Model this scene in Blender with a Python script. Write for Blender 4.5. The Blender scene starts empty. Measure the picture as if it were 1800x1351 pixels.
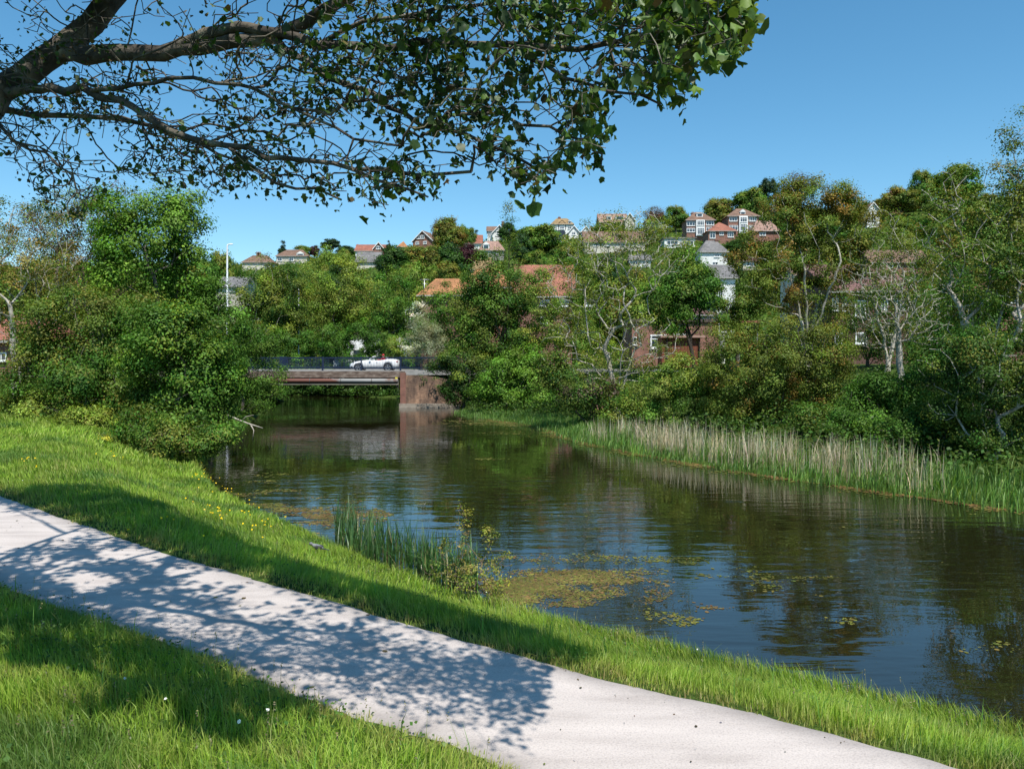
import bpy, bmesh, math, random
import numpy as np
from mathutils import Vector, Matrix, Euler
random.seed(7)
RNG = np.random.default_rng(11)
sc = bpy.context.scene
col = sc.collection
F, HY, CZ = 1400.0, 635.0, 3.6          # focal length, horizon row (photo pixels), eye height above the water

def W(px, py, Y):
    return np.array([(px-900)/F*Y, Y, CZ+(HY-py)/F*Y])

# ------------------------------------------------------------------ noise
def _hash(ix, iy, seed):
    h = (ix.astype(np.int64)*374761393 + iy.astype(np.int64)*668265263 + seed*1442695041) & 0xffffffff
    h = ((h ^ (h >> 13))*1274126177) & 0xffffffff
    return ((h ^ (h >> 16)) & 0xffff)/65535.0
def vnoise(x, y, seed=0):
    x = np.asarray(x, float); y = np.asarray(y, float)
    ix = np.floor(x); iy = np.floor(y); fx = x-ix; fy = y-iy
    fx = fx*fx*(3-2*fx); fy = fy*fy*(3-2*fy)
    a = _hash(ix, iy, seed); b = _hash(ix+1, iy, seed); c = _hash(ix, iy+1, seed); d = _hash(ix+1, iy+1, seed)
    return (a*(1-fx)+b*fx)*(1-fy)+(c*(1-fx)+d*fx)*fy
def fbm(x, y, seed=0, oct=3):
    s = 0; a = .5; t = 0
    for i in range(oct):
        s = s+a*vnoise(x*2**i, y*2**i, seed+i); t += a; a *= .5
    return s/t
def sst(t):
    t = np.clip(t, 0, 1); return t*t*(3-2*t)

# ------------------------------------------------------------------ terrain
LB = np.array([(40,-22),(25,-9.5),(14,-.5),(9,4.0),(5.0,7.5),(3.1,8.9),(.6,10.9),(-1.2,12.4),(-2.6,14.2),(-4,16.2),(-5.6,18.3),(-7.6,21),(-10,25.5),(-11.5,30),(-13,36),(-15,45),(-18,58),(-20.5,72),(-24,78),(-60,80)], float)
RB = np.array([(60,-6),(40,2),(25,10),(17,15.5),(12.3,19),(10.5,21.6),(7.6,25.8),(5,31),(3,36),(1.3,45),(-2.3,51),(-3.6,56),(-4.0,62.7),(-8.8,62.7),(-8.9,74),(-12,79),(-24,84),(-60,86)], float)
RIVER = np.vstack([LB, RB[::-1]])
PF = np.array([(-40,43),(-20,24.2),(-13,17.9),(-9.1,14.18),(-6.2,11.6),(-4.14,9.82),(-1.69,7.9),(-.32,6.79),(.72,6.02),(1.76,5.4),(2.69,4.7),(5,2.9),(9,-.4),(16,-6)], float)
PN = np.array([(-40,40.5),(-20,21.6),(-12,14.3),(-8,10.8),(-5.5,8.55),(-3.67,7.3),(-2.3,6.35),(-1.17,5.46),(-.36,4.98),(.1,4.6),(2.0,3.0),(4.6,.8),(8,-2.2),(15,-8)], float)
PATHP = np.vstack([PF, PN[::-1]])

def seg_dist(P, poly, closed=False):
    """unsigned distance and side sign (+ = left of the direction of travel) to a polyline"""
    best = np.full(len(P), 1e18); sgn = np.ones(len(P))
    n = len(poly)
    for i in range(n if closed else n-1):
        a = poly[i]; b = poly[(i+1) % n]; ab = b-a
        ap = P-a
        t = np.clip((ap@ab)/(ab@ab), 0, 1)
        q = ap-t[:, None]*ab
        d = np.einsum('ij,ij->i', q, q)
        s = np.sign(ab[0]*ap[:, 1]-ab[1]*ap[:, 0])
        m = d < best
        best[m] = d[m]; sgn[m] = s[m]
    return np.sqrt(best), sgn
def inside(P, poly):
    x, y = P[:, 0], P[:, 1]; r = np.zeros(len(P), bool); n = len(poly); j = n-1
    for i in range(n):
        xi, yi = poly[i]; xj, yj = poly[j]
        if yi != yj:
            c = ((yi > y) != (yj > y)) & (x < (xj-xi)*(y-yi)/(yj-yi)+xi)
            r ^= c
        j = i
    return r
SK = np.array([(-1500,470),(-200,470),(300,468),(400,465),(500,458),(600,450),(700,434),(760,428),(850,424),(900,420),(1000,410),(1100,402),(1200,397),(1300,380),(1400,366),(1500,368),(1600,352),(1800,345),(2300,345),(3500,400)], float)
YR = 300.0
def hill(x, y):
    px = 900+F*x/np.maximum(y, 1.)
    zr = CZ+YR*(HY-np.interp(px, SK[:, 0], SK[:, 1]))/F
    t = np.clip((y-100)/(YR-100), 0, 1)
    up = t*t*(1-t)*.6+t**1.15*(1-.6*t*(1-t))
    z = (zr-3.5)*np.clip(up, 0, 1.0)
    z = z*np.where(y > 330, np.clip(1-(y-330)/1500, .1, 1), 1)
    z += (fbm(x/40, y/40, 5)-.5)*5*np.clip((y-120)/80, 0, 1)*np.clip((YR+10-y)/60, .25, 1)
    return z
def ground(x, y, detail=True):
    x = np.atleast_1d(np.asarray(x, float)); y = np.atleast_1d(np.asarray(y, float))
    P = np.stack([x, y], 1)
    dl, sl = seg_dist(P, LB); dr, sr = seg_dist(P, RB); ins = inside(P, RIVER)
    left = (~ins) & (dl < dr)
    right = (~ins) & ~left
    z = np.zeros(len(x))
    d = np.minimum(dl, dr)
    z[ins] = -.12-.9*sst(d[ins]/2.5)
    # near (left) bank
    zl = .16*sst(dl/.25)+1.04*sst((dl-.1)/3.9)
    dn, sn = seg_dist(P, PN)
    zl = zl+np.where(sn < 0, .235*np.minimum(dn, 5), 0)
    zl += np.clip((y-22)/30, 0, 1)*1.3*sst((dl-2)/8)
    z[left] = zl[left]
    # far (right) bank: reed shelf, then a slope
    zr_ = .06+.10*sst(dr/3)+1.5*sst((dr-3)/11)+1.7*sst((dr-11)/14)
    zr_ = zr_+sst((y-58)/4)*(1-sst((y-73)/4)*np.clip((-2-x)/4, 0, 1))*np.clip(2.75-zr_, 0, 9)*np.clip((34-x)/20, 0, 1)*sst((dr+.5)/2)
    z[right] = zr_[right]
    if detail:
        z += np.where(ins, 0, (fbm(x*.9, y*.9, 3)-.5)*.10*np.clip(d/1.5, 0, 1)*np.where(left, sst((dn)/1.2)*.8, 1))
    z = np.where(y > 60, z+hill(x, y), z)
    return z
def gz(x, y): return float(ground([x], [y])[0])
def hit(px, py, y0=60.0, y1=YR):
    ys = np.arange(y0, y1, 1.0)
    z = ground((px-900)/F*ys, ys, False)
    ray = CZ+(HY-py)/F*ys
    k = np.nonzero(z >= ray)[0]
    return float(ys[k[0]]) if len(k) else y1
def hit_near(px, py):
    ys = np.arange(2.5, 45, .05)
    z = ground((px-900)/F*ys, ys, False)
    k = np.nonzero(z >= CZ+(HY-py)/F*ys)[0]
    Y = float(ys[k[0]]) if len(k) else 30.
    return (px-900)/F*Y, Y
# ------------------------------------------------------------------ materials
MATS = {}
def new_mat(name):
    m = bpy.data.materials.new(name); m.use_nodes = True
    nt = m.node_tree; nt.nodes.clear()
    out = nt.nodes.new('ShaderNodeOutputMaterial')
    return m, nt, out
def N(nt, t, **k):
    n = nt.nodes.new(t)
    for a, v in k.items():
        if a in n.inputs: n.inputs[a].default_value = v
        else: setattr(n, a, v)
    return n
def ramp(nt, fac, stops):
    r = nt.nodes.new('ShaderNodeValToRGB'); e = r.color_ramp.elements
    e[0].position, e[0].color = stops[0][0], (*stops[0][1], 1)
    e[1].position, e[1].color = stops[-1][0], (*stops[-1][1], 1)
    for p, c in stops[1:-1]:
        q = e.new(p); q.color = (*c, 1)
    nt.links.new(fac, r.inputs[0]); return r.outputs[0]
def noise_mat(name, stops, scale=6, rough=.8, bump=0., bscale=None, metal=0, detail=6, spec=.3, stretch=None):
    if name in MATS: return MATS[name]
    m, nt, out = new_mat(name)
    tc = N(nt, 'ShaderNodeTexCoord'); v = tc.outputs['Object']
    if stretch:
        mp = N(nt, 'ShaderNodeMapping'); mp.inputs['Scale'].default_value = stretch
        nt.links.new(v, mp.inputs[0]); v = mp.outputs[0]
    no = N(nt, 'ShaderNodeTexNoise', Scale=scale, Detail=detail); nt.links.new(v, no.inputs['Vector'])
    c = ramp(nt, no.outputs['Fac'], stops)
    b = N(nt, 'ShaderNodeBsdfPrincipled', Roughness=rough, Metallic=metal)
    b.inputs['Specular IOR Level'].default_value = spec
    nt.links.new(c, b.inputs['Base Color'])
    if bump:
        n2 = N(nt, 'ShaderNodeTexNoise', Scale=bscale or scale*3, Detail=6); nt.links.new(v, n2.inputs['Vector'])
        bp = N(nt, 'ShaderNodeBump', Strength=bump, Distance=.02); nt.links.new(n2.outputs['Fac'], bp.inputs['Height'])
        nt.links.new(bp.outputs[0], b.inputs['Normal'])
    nt.links.new(b.outputs[0], out.inputs[0])
    MATS[name] = m; return m
def plain(name, c, rough=.6, metal=0, spec=.4, var=.12, scale=3.):
    lo = tuple(x*(1-var) for x in c); hi = tuple(min(1, x*(1+var)) for x in c)
    return noise_mat(name, [(.3, lo), (.7, hi)], scale, rough, 0, metal=metal, spec=spec)
def leaf_mat(name, transl=.29, gloss=.012, mult=1.3):
    if name in MATS: return MATS[name]
    m, nt, out = new_mat(name)
    at = N(nt, 'ShaderNodeAttribute', attribute_name='Col')
    tc = N(nt, 'ShaderNodeTexCoord')
    no = N(nt, 'ShaderNodeTexNoise', Scale=.9, Detail=3); nt.links.new(tc.outputs['Object'], no.inputs['Vector'])
    mr = N(nt, 'ShaderNodeMapRange'); mr.inputs['From Min'].default_value = .3; mr.inputs['From Max'].default_value = .7
    mr.inputs['To Min'].default_value = .75*mult; mr.inputs['To Max'].default_value = 1.2*mult
    nt.links.new(no.outputs['Fac'], mr.inputs[0])
    mx = N(nt, 'ShaderNodeMix', data_type='RGBA', blend_type='MULTIPLY'); mx.inputs[0].default_value = 1
    nt.links.new(at.outputs['Color'], mx.inputs[6]); nt.links.new(mr.outputs[0], mx.inputs[7])
    d = N(nt, 'ShaderNodeBsdfDiffuse'); t = N(nt, 'ShaderNodeBsdfTranslucent'); g = N(nt, 'ShaderNodeBsdfGlossy', Roughness=.5)
    g.inputs['Color'].default_value = (.9, .95, .85, 1)
    tm = N(nt, 'ShaderNodeMix', data_type='RGBA', blend_type='MULTIPLY'); tm.inputs[0].default_value = 1
    tm.inputs[7].default_value = (1.25, 1.2, .5, 1)
    nt.links.new(mx.outputs[2], d.inputs[0]); nt.links.new(mx.outputs[2], tm.inputs[6]); nt.links.new(tm.outputs[2], t.inputs[0])
    m1 = N(nt, 'ShaderNodeMixShader'); m1.inputs[0].default_value = transl
    nt.links.new(d.outputs[0], m1.inputs[1]); nt.links.new(t.outputs[0], m1.inputs[2])
    m2 = N(nt, 'ShaderNodeMixShader'); m2.inputs[0].default_value = gloss
    nt.links.new(m1.outputs[0], m2.inputs[1]); nt.links.new(g.outputs[0], m2.inputs[2])
    nt.links.new(m2.outputs[0], out.inputs[0])
    MATS[name] = m; return m
def brick_mat(name, c1, c2, mortar, scale=1., bw=.225, bh=.075):
    if name in MATS: return MATS[name]
    m, nt, out = new_mat(name)
    tc = N(nt, 'ShaderNodeTexCoord'); sp = N(nt, 'ShaderNodeSeparateXYZ'); nt.links.new(tc.outputs['Object'], sp.inputs[0])
    ad = N(nt, 'ShaderNodeMath', operation='ADD'); nt.links.new(sp.outputs[0], ad.inputs[0]); nt.links.new(sp.outputs[1], ad.inputs[1])
    cb = N(nt, 'ShaderNodeCombineXYZ'); nt.links.new(ad.outputs[0], cb.inputs[0]); nt.links.new(sp.outputs[2], cb.inputs[1])
    br = N(nt, 'ShaderNodeTexBrick'); br.inputs['Scale'].default_value = scale
    br.inputs['Brick Width'].default_value = bw; br.inputs['Row Height'].default_value = bh; br.inputs['Mortar Size'].default_value = .008
    br.inputs['Color1'].default_value = (*c1, 1); br.inputs['Color2'].default_value = (*c2, 1); br.inputs['Mortar'].default_value = (*mortar, 1)
    nt.links.new(cb.outputs[0], br.inputs['Vector'])
    no = N(nt, 'ShaderNodeTexNoise', Scale=1.6, Detail=5); nt.links.new(tc.outputs['Object'], no.inputs['Vector'])
    mr = N(nt, 'ShaderNodeMapRange'); mr.inputs[1].default_value = .3; mr.inputs[2].default_value = .7; mr.inputs[3].default_value = .65; mr.inputs[4].default_value = 1.2
    nt.links.new(no.outputs['Fac'], mr.inputs[0])
    mx = N(nt, 'ShaderNodeMix', data_type='RGBA', blend_type='MULTIPLY'); mx.inputs[0].default_value = 1
    nt.links.new(br.outputs[0], mx.inputs[6]); nt.links.new(mr.outputs[0], mx.inputs[7])
    b = N(nt, 'ShaderNodeBsdfPrincipled', Roughness=.85); nt.links.new(mx.outputs[2], b.inputs['Base Color'])
    nt.links.new(b.outputs[0], out.inputs[0]); MATS[name] = m; return m
def tile_mat(name, c1, c2, row=.3):
    if name in MATS: return MATS[name]
    m, nt, out = new_mat(name)
    tc = N(nt, 'ShaderNodeTexCoord'); sp = N(nt, 'ShaderNodeSeparateXYZ'); nt.links.new(tc.outputs['Object'], sp.inputs[0])
    ad = N(nt, 'ShaderNodeMath', operation='ADD'); nt.links.new(sp.outputs[0], ad.inputs[0]); nt.links.new(sp.outputs[1], ad.inputs[1])
    cb = N(nt, 'ShaderNodeCombineXYZ'); nt.links.new(ad.outputs[0], cb.inputs[0]); nt.links.new(sp.outputs[2], cb.inputs[1])
    br = N(nt, 'ShaderNodeTexBrick'); br.inputs['Scale'].default_value = 1
    br.inputs['Brick Width'].default_value = .28; br.inputs['Row Height'].default_value = row*.6; br.inputs['Mortar Size'].default_value = .022; br.inputs['Mortar Smooth'].default_value = .6
    br.inputs['Color1'].default_value = (*c1, 1); br.inputs['Color2'].default_value = (*c2, 1); br.inputs['Mortar'].default_value = (*(x*.45 for x in c1), 1)
    nt.links.new(cb.outputs[0], br.inputs['Vector'])
    no = N(nt, 'ShaderNodeTexNoise', Scale=.7, Detail=6, Roughness=.65); nt.links.new(tc.outputs['Object'], no.inputs['Vector'])
    mr = N(nt, 'ShaderNodeMapRange'); mr.inputs[1].default_value = .3; mr.inputs[2].default_value = .7; mr.inputs[3].default_value = .6; mr.inputs[4].default_value = 1.3
    nt.links.new(no.outputs['Fac'], mr.inputs[0])
    mx = N(nt, 'ShaderNodeMix', data_type='RGBA', blend_type='MULTIPLY'); mx.inputs[0].default_value = 1
    nt.links.new(br.outputs[0], mx.inputs[6]); nt.links.new(mr.outputs[0], mx.inputs[7])
    b = N(nt, 'ShaderNodeBsdfPrincipled', Roughness=.85); nt.links.new(mx.outputs[2], b.inputs['Base Color'])
    nt.links.new(b.outputs[0], out.inputs[0]); MATS[name] = m; return m
def glass_mat():
    if 'window_glass' in MATS: return MATS['window_glass']
    m, nt, out = new_mat('window_glass')
    b = N(nt, 'ShaderNodeBsdfPrincipled', Roughness=.06); b.inputs['Base Color'].default_value = (.03, .045, .06, 1)
    b.inputs['Specular IOR Level'].default_value = .9
    nt.links.new(b.outputs[0], out.inputs[0]); MATS['window_glass'] = m; return m

# ------------------------------------------------------------------ objects
def tag(o, label=None, cat=None, group=None, kind=None):
    if label: o['label'] = label
    if cat: o['category'] = cat
    if group: o['group'] = group
    if kind: o['kind'] = kind
    return o
def empty(name, loc, rz=0, label=None, cat=None, group=None):
    o = bpy.data.objects.new(name, None); col.objects.link(o); o.empty_display_size = .3
    o.location = tuple(loc); o.rotation_euler = (0, 0, rz)
    return tag(o, label, cat, group)
def link(name, me, mat, parent=None):
    o = bpy.data.objects.new(name, me); col.objects.link(o)
    if mat is not None:
        me.materials.clear()
        for mm in (mat if isinstance(mat, (list, tuple)) else [mat]): me.materials.append(mm)
    if parent is not None: o.parent = parent
    return o
def np_mesh(name, V, faces_k, colors=None, smooth=False):
    """V (n,3); faces_k list of int arrays (m,k)"""
    me = bpy.data.meshes.new(name)
    V = np.ascontiguousarray(V, np.float32)
    me.vertices.add(len(V)); me.vertices.foreach_set('co', V.ravel())
    loops = np.concatenate([f.ravel() for f in faces_k]).astype(np.int32)
    tot = np.concatenate([np.full(len(f), f.shape[1], np.int32) for f in faces_k])
    start = np.concatenate([[0], np.cumsum(tot)[:-1]]).astype(np.int32)
    me.loops.add(len(loops)); me.loops.foreach_set('vertex_index', loops)
    me.polygons.add(len(tot)); me.polygons.foreach_set('loop_start', start)
    try: me.polygons.foreach_set('loop_total', tot)
    except Exception: pass
    if smooth: me.polygons.foreach_set('use_smooth', np.ones(len(tot), bool))
    if colors is not None:
        a = me.color_attributes.new('Col', 'FLOAT_COLOR', 'POINT')
        c = np.ones((len(V), 4), np.float32); c[:, :3] = colors
        a.data.foreach_set('color', c.ravel())
    me.update(calc_edges=True)
    return me
class MB:
    """collects simple solids, builds ONE mesh"""
    def __init__(s): s.v = []; s.f = []; s.sm = []
    def add(s, vs, fs, smooth=False):
        b = len(s.v); s.v += [tuple(map(float, v)) for v in vs]; s.f += [tuple(b+i for i in f) for f in fs]; s.sm += [smooth]*len(fs); return s
    def box(s, x0, x1, y0, y1, z0, z1):
        return s.add([(x0,y0,z0),(x1,y0,z0),(x1,y1,z0),(x0,y1,z0),(x0,y0,z1),(x1,y0,z1),(x1,y1,z1),(x0,y1,z1)],
                     [(0,3,2,1),(4,5,6,7),(0,1,5,4),(1,2,6,5),(2,3,7,6),(3,0,4,7)])
    def tube(s, pts, rad, k=8, cap=True):
        pts = [Vector(p) for p in pts]
        rad = rad if isinstance(rad, (list, tuple)) else [rad]*len(pts)
        vs = []; ref = None
        for i, p in enumerate(pts):
            d = (pts[min(i+1, len(pts)-1)]-pts[max(i-1, 0)]).normalized()
            if ref is None: ref = Vector((0, 0, 1)) if abs(d.z) < .9 else Vector((1, 0, 0))
            u = ref.cross(d).normalized(); v = d.cross(u); ref = -u.cross(d).normalized() if False else ref
            for j in range(k):
                a = 2*math.pi*j/k; vs.append(p+(u*math.cos(a)+v*math.sin(a))*rad[i])
        fs = [(i*k+j, i*k+(j+1) % k, (i+1)*k+(j+1) % k, (i+1)*k+j) for i in range(len(pts)-1) for j in range(k)]
        if cap: fs += [tuple(range(k-1, -1, -1)), tuple((len(pts)-1)*k+j for j in range(k))]
        return s.add(vs, fs, True)
    def disc_ring(s, c, r0, r1, y0, y1, k=24):
        """annulus extruded along y"""
        vs = []
        for r, y in ((r0,y0),(r1,y0),(r1,y1),(r0,y1)):
            for j in range(k):
                a = 2*math.pi*j/k; vs.append((c[0]+r*math.cos(a), y, c[2]+r*math.sin(a)))
        fs = []
        for q in range(4):
            for j in range(k):
                fs.append((q*k+j, q*k+(j+1) % k, ((q+1) % 4)*k+(j+1) % k, ((q+1) % 4)*k+j))
        return s.add(vs, fs, False)
    def prism(s, poly, y0, y1):
        n = len(poly)
        return s.add([(x, y0, z) for x, z in poly]+[(x, y1, z) for x, z in poly],
                     [tuple(range(n)), tuple(range(2*n-1, n-1, -1))]+[(i, n+i, n+(i+1) % n, (i+1) % n) for i in range(n)])
    def ell(s, c, r, nu=14, nv=9):
        vs = []; fs = []
        for i in range(nv+1):
            t = math.pi*i/nv
            for j in range(nu):
                a = 2*math.pi*j/nu
                vs.append((c[0]+r[0]*math.sin(t)*math.cos(a), c[1]+r[1]*math.sin(t)*math.sin(a), c[2]+r[2]*math.cos(t)))
        for i in range(nv):
            for j in range(nu):
                fs.append((i*nu+j, (i+1)*nu+j, (i+1)*nu+(j+1) % nu, i*nu+(j+1) % nu))
        return s.add(vs, fs, True)
    def build(s, name, mat, parent=None, bevel=0):
        me = bpy.data.meshes.new(name); me.from_pydata(s.v, [], s.f)
        me.polygons.foreach_set('use_smooth', s.sm)
        bm = bmesh.new(); bm.from_mesh(me); bmesh.ops.recalc_face_normals(bm, faces=bm.faces); bm.to_mesh(me); bm.free()
        me.update()
        o = link(name, me, mat, parent)
        if bevel:
            md = o.modifiers.new('bevel', 'BEVEL'); md.width = bevel; md.segments = 2; md.limit_method = 'ANGLE'
        return o
def copy_tree(o, parent=None):
    c = o.copy(); col.objects.link(c)
    if parent is not None: c.parent = parent
    for ch in list(o.children): copy_tree(ch, c)
    return c

# ------------------------------------------------------------------ plants
def grow(nodes, parents, targets, step, alpha=.35, wig=.12, from_above=.5, jit=None):
    """attach targets one by one to the nearest growing point: a branching skeleton"""
    n0 = len(nodes); cap = n0+len(targets)*40+10
    P = np.zeros((cap, 3)); P[:n0] = nodes
    par = np.full(cap, -1, int); par[:n0] = parents
    L = np.zeros(cap)
    for i in range(n0):
        if par[i] >= 0: L[i] = L[par[i]]+np.linalg.norm(P[i]-P[par[i]])
    n = n0; ends = []
    base = P[0]
    for t in targets[np.argsort(np.linalg.norm(targets-P[:n0].mean(0), axis=1))]:
        D = np.linalg.norm(P[:n]-t, axis=1)
        cost = D+alpha*L[:n]+from_above*np.maximum(0, P[:n, 2]-t[2])
        k = int(np.argmin(cost)); a = P[k]; d = D[k]
        if d < 1e-4: continue
        dirp = (a-P[par[k]]) if par[k] >= 0 else np.array([0, 0, 1.])
        dirp = dirp/(np.linalg.norm(dirp)+1e-9)
        m = int(min(36, max(1, round(d/step))))
        c = a+dirp*d*.22+RNG.normal(0, wig*d*.5, 3)
        pk = k
        for i in range(1, m+1):
            u = i/m
            q = (1-u)**2*a+2*u*(1-u)*c+u*u*t
            if i < m: q = q+RNG.normal(0, wig*step*.5, 3)
            P[n] = q; par[n] = pk; L[n] = L[pk]+np.linalg.norm(q-P[pk]); pk = n; n += 1
        ends.append(pk)
    return P[:n], par[:n], np.array(ends)
def radii(P, par, rtip, rroot, e=2.2):
    n = len(P); acc = np.zeros(n); r = np.zeros(n)
    for i in range(n-1, -1, -1):
        r[i] = max(rtip, acc[i]**(1/e))
        if par[i] >= 0: acc[par[i]] += r[i]**e
    if r[0] > rtip*1.01: r = rtip+(rroot-rtip)*np.clip((r-rtip)/(r[0]-rtip), 0, 1)**1.6
    return r
def branch_mesh(name, P, par, r, k=5, kbig=9, rbig=.06, rmin=0):
    idx = np.nonzero(par >= 0)[0]
    idx = idx[r[idx] >= rmin]
    main = {}
    for i in idx:
        p = par[i]
        if p not in main or r[i] > r[main[p]]: main[p] = i
    VV = []; FF = []; base = 0
    for big in (False, True):
        e = idx[(r[idx] >= rbig) == big]
        if len(e) == 0: continue
        kk = kbig if big else k
        a = P[par[e]]; b = P[e]; d = b-a; ln = np.linalg.norm(d, axis=1, keepdims=True)+1e-9; d = d/ln
        # tangents smoothed at the nodes so that neighbouring rings share an orientation
        ref = np.where(np.abs(d[:, 2:3]) < .75, np.array([[0, 0, 1.]]), np.array([[1., 0, 0]]))
        def ringv(c, dirs, rad):
            u = np.cross(ref, dirs); u /= np.linalg.norm(u, axis=1, keepdims=True)+1e-9; v = np.cross(dirs, u)
            an = np.arange(kk)*2*math.pi/kk
            return c[:, None]+(u[:, None]*np.cos(an)[None, :, None]+v[:, None]*np.sin(an)[None, :, None])*rad[:, None, None]
        ra = np.array([r[par[i]] if main[par[i]] == i else min(r[par[i]], r[i]*1.25) for i in e])
        R0 = ringv(a-d*ra[:, None]*.15, d, ra); R1 = ringv(b+d*r[e][:, None]*.2, d, r[e])
        V = np.stack([R0, R1], 1).reshape(-1, 3)
        q = np.arange(len(e))[:, None]*2*kk+base; j = np.arange(kk)[None]; j2 = (j+1) % kk
        FF.append(np.stack([q+j, q+j2, q+kk+j2, q+kk+j], 2).reshape(-1, 4)); VV.append(V); base += len(V)
    return np_mesh(name, np.vstack(VV), FF, smooth=True)
def unit(v): return v/(np.linalg.norm(v, axis=1, keepdims=True)+1e-9)
def leaf_quads(C, size, nrm, colr, aspect=.62, fold=.12, tang=None):
    n = len(C)
    t = RNG.normal(0, 1, (n, 3)) if tang is None else tang
    t = unit(t-nrm*np.einsum('ij,ij->i', t, nrm)[:, None]); b = np.cross(nrm, t)
    s = size[:, None]
    V = np.stack([C-t*s*.5, C+b*s*aspect*.5+nrm*s*fold, C+t*s*.5, C-b*s*aspect*.5+nrm*s*fold], 1)
    q = np.arange(n)[:, None]*4
    return V.reshape(-1, 3), q+np.arange(4)[None], np.repeat(colr, 4, 0)
# maple-like leaf: 5 lobes as a small fan of quads
ML = np.array([(0,-.42),(.20,-.40),(.40,-.32),(.40,-.08),(.54,.10),(.34,.22),(.24,.38),(0,.55),(-.24,.38),(-.34,.22),(-.54,.10),(-.40,-.08),(-.40,-.32),(-.20,-.40)])
def maple_leaves(C, size, nrm, tang, colr, curl):
    n = len(C); t = unit(tang-nrm*np.einsum('ij,ij->i', tang, nrm)[:, None]); b = np.cross(nrm, t)
    V = np.zeros((n, 15, 3)); cv = RNG.uniform(-.1, 1, (n, 1))*curl
    for i, (x, y) in enumerate(ML):
        zz = cv*(x*x*1.2+.5*y*abs(y))+RNG.normal(0, .03, (n, 1))
        V[:, i] = C+(b*x*(1-.35*np.abs(cv))+t*y-nrm*zz)*size[:, None]
    V[:, 14] = C+t*size[:, None]*(-.05)
    q = np.arange(n)[:, None]*15
    tri = np.array([(i, (i+1) % 14, 14) for i in range(14)])
    Fc = (q[:, None, :]+tri[None]).reshape(-1, 3)
    return V.reshape(-1, 3), Fc, np.repeat(colr, 15, 0)
def pick(pal, n, var=.18):
    pal = np.array(pal, float); c = pal[RNG.integers(0, len(pal), n)]
    c = c*(.6+.4*RNG.random((n, 1)))+pal.mean(0)*.0
    return np.clip(c*(1+RNG.normal(0, var, (n, 1)))*(1+RNG.normal(0, .06, (n, 3))), .002, .9)
LEAFK = 2.3
BARK = lambda: noise_mat('bark_grey', [(.3, (.045, .038, .03)), (.55, (.12, .105, .085)), (.75, (.22, .20, .17))], 9, .9, .6, stretch=(1, 1, .35))
PALE = lambda: noise_mat('bark_pale', [(.3, (.24, .21, .17)), (.7, (.55, .51, .43))], 7, .85, .4)
DARKB = lambda: noise_mat('bark_dark', [(.3, (.02, .016, .012)), (.7, (.07, .055, .042))], 9, .9, .4)
LEAF = lambda: leaf_mat('foliage')
def blob_points(blobs, n, shell=.5):
    vol = np.array([b[3]*b[4]*b[5] for b in blobs])**.75; k = RNG.choice(len(blobs), n, p=vol/vol.sum())
    B = np.array(blobs)[k]
    d = unit(RNG.normal(0, 1, (n, 3))); rr = RNG.random(n)**(1/3.)
    rr = np.where(RNG.random(n) < shell, .78+.27*RNG.random(n), rr)
    return B[:, :3]+d*B[:, 3:]*rr[:, None], d
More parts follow.
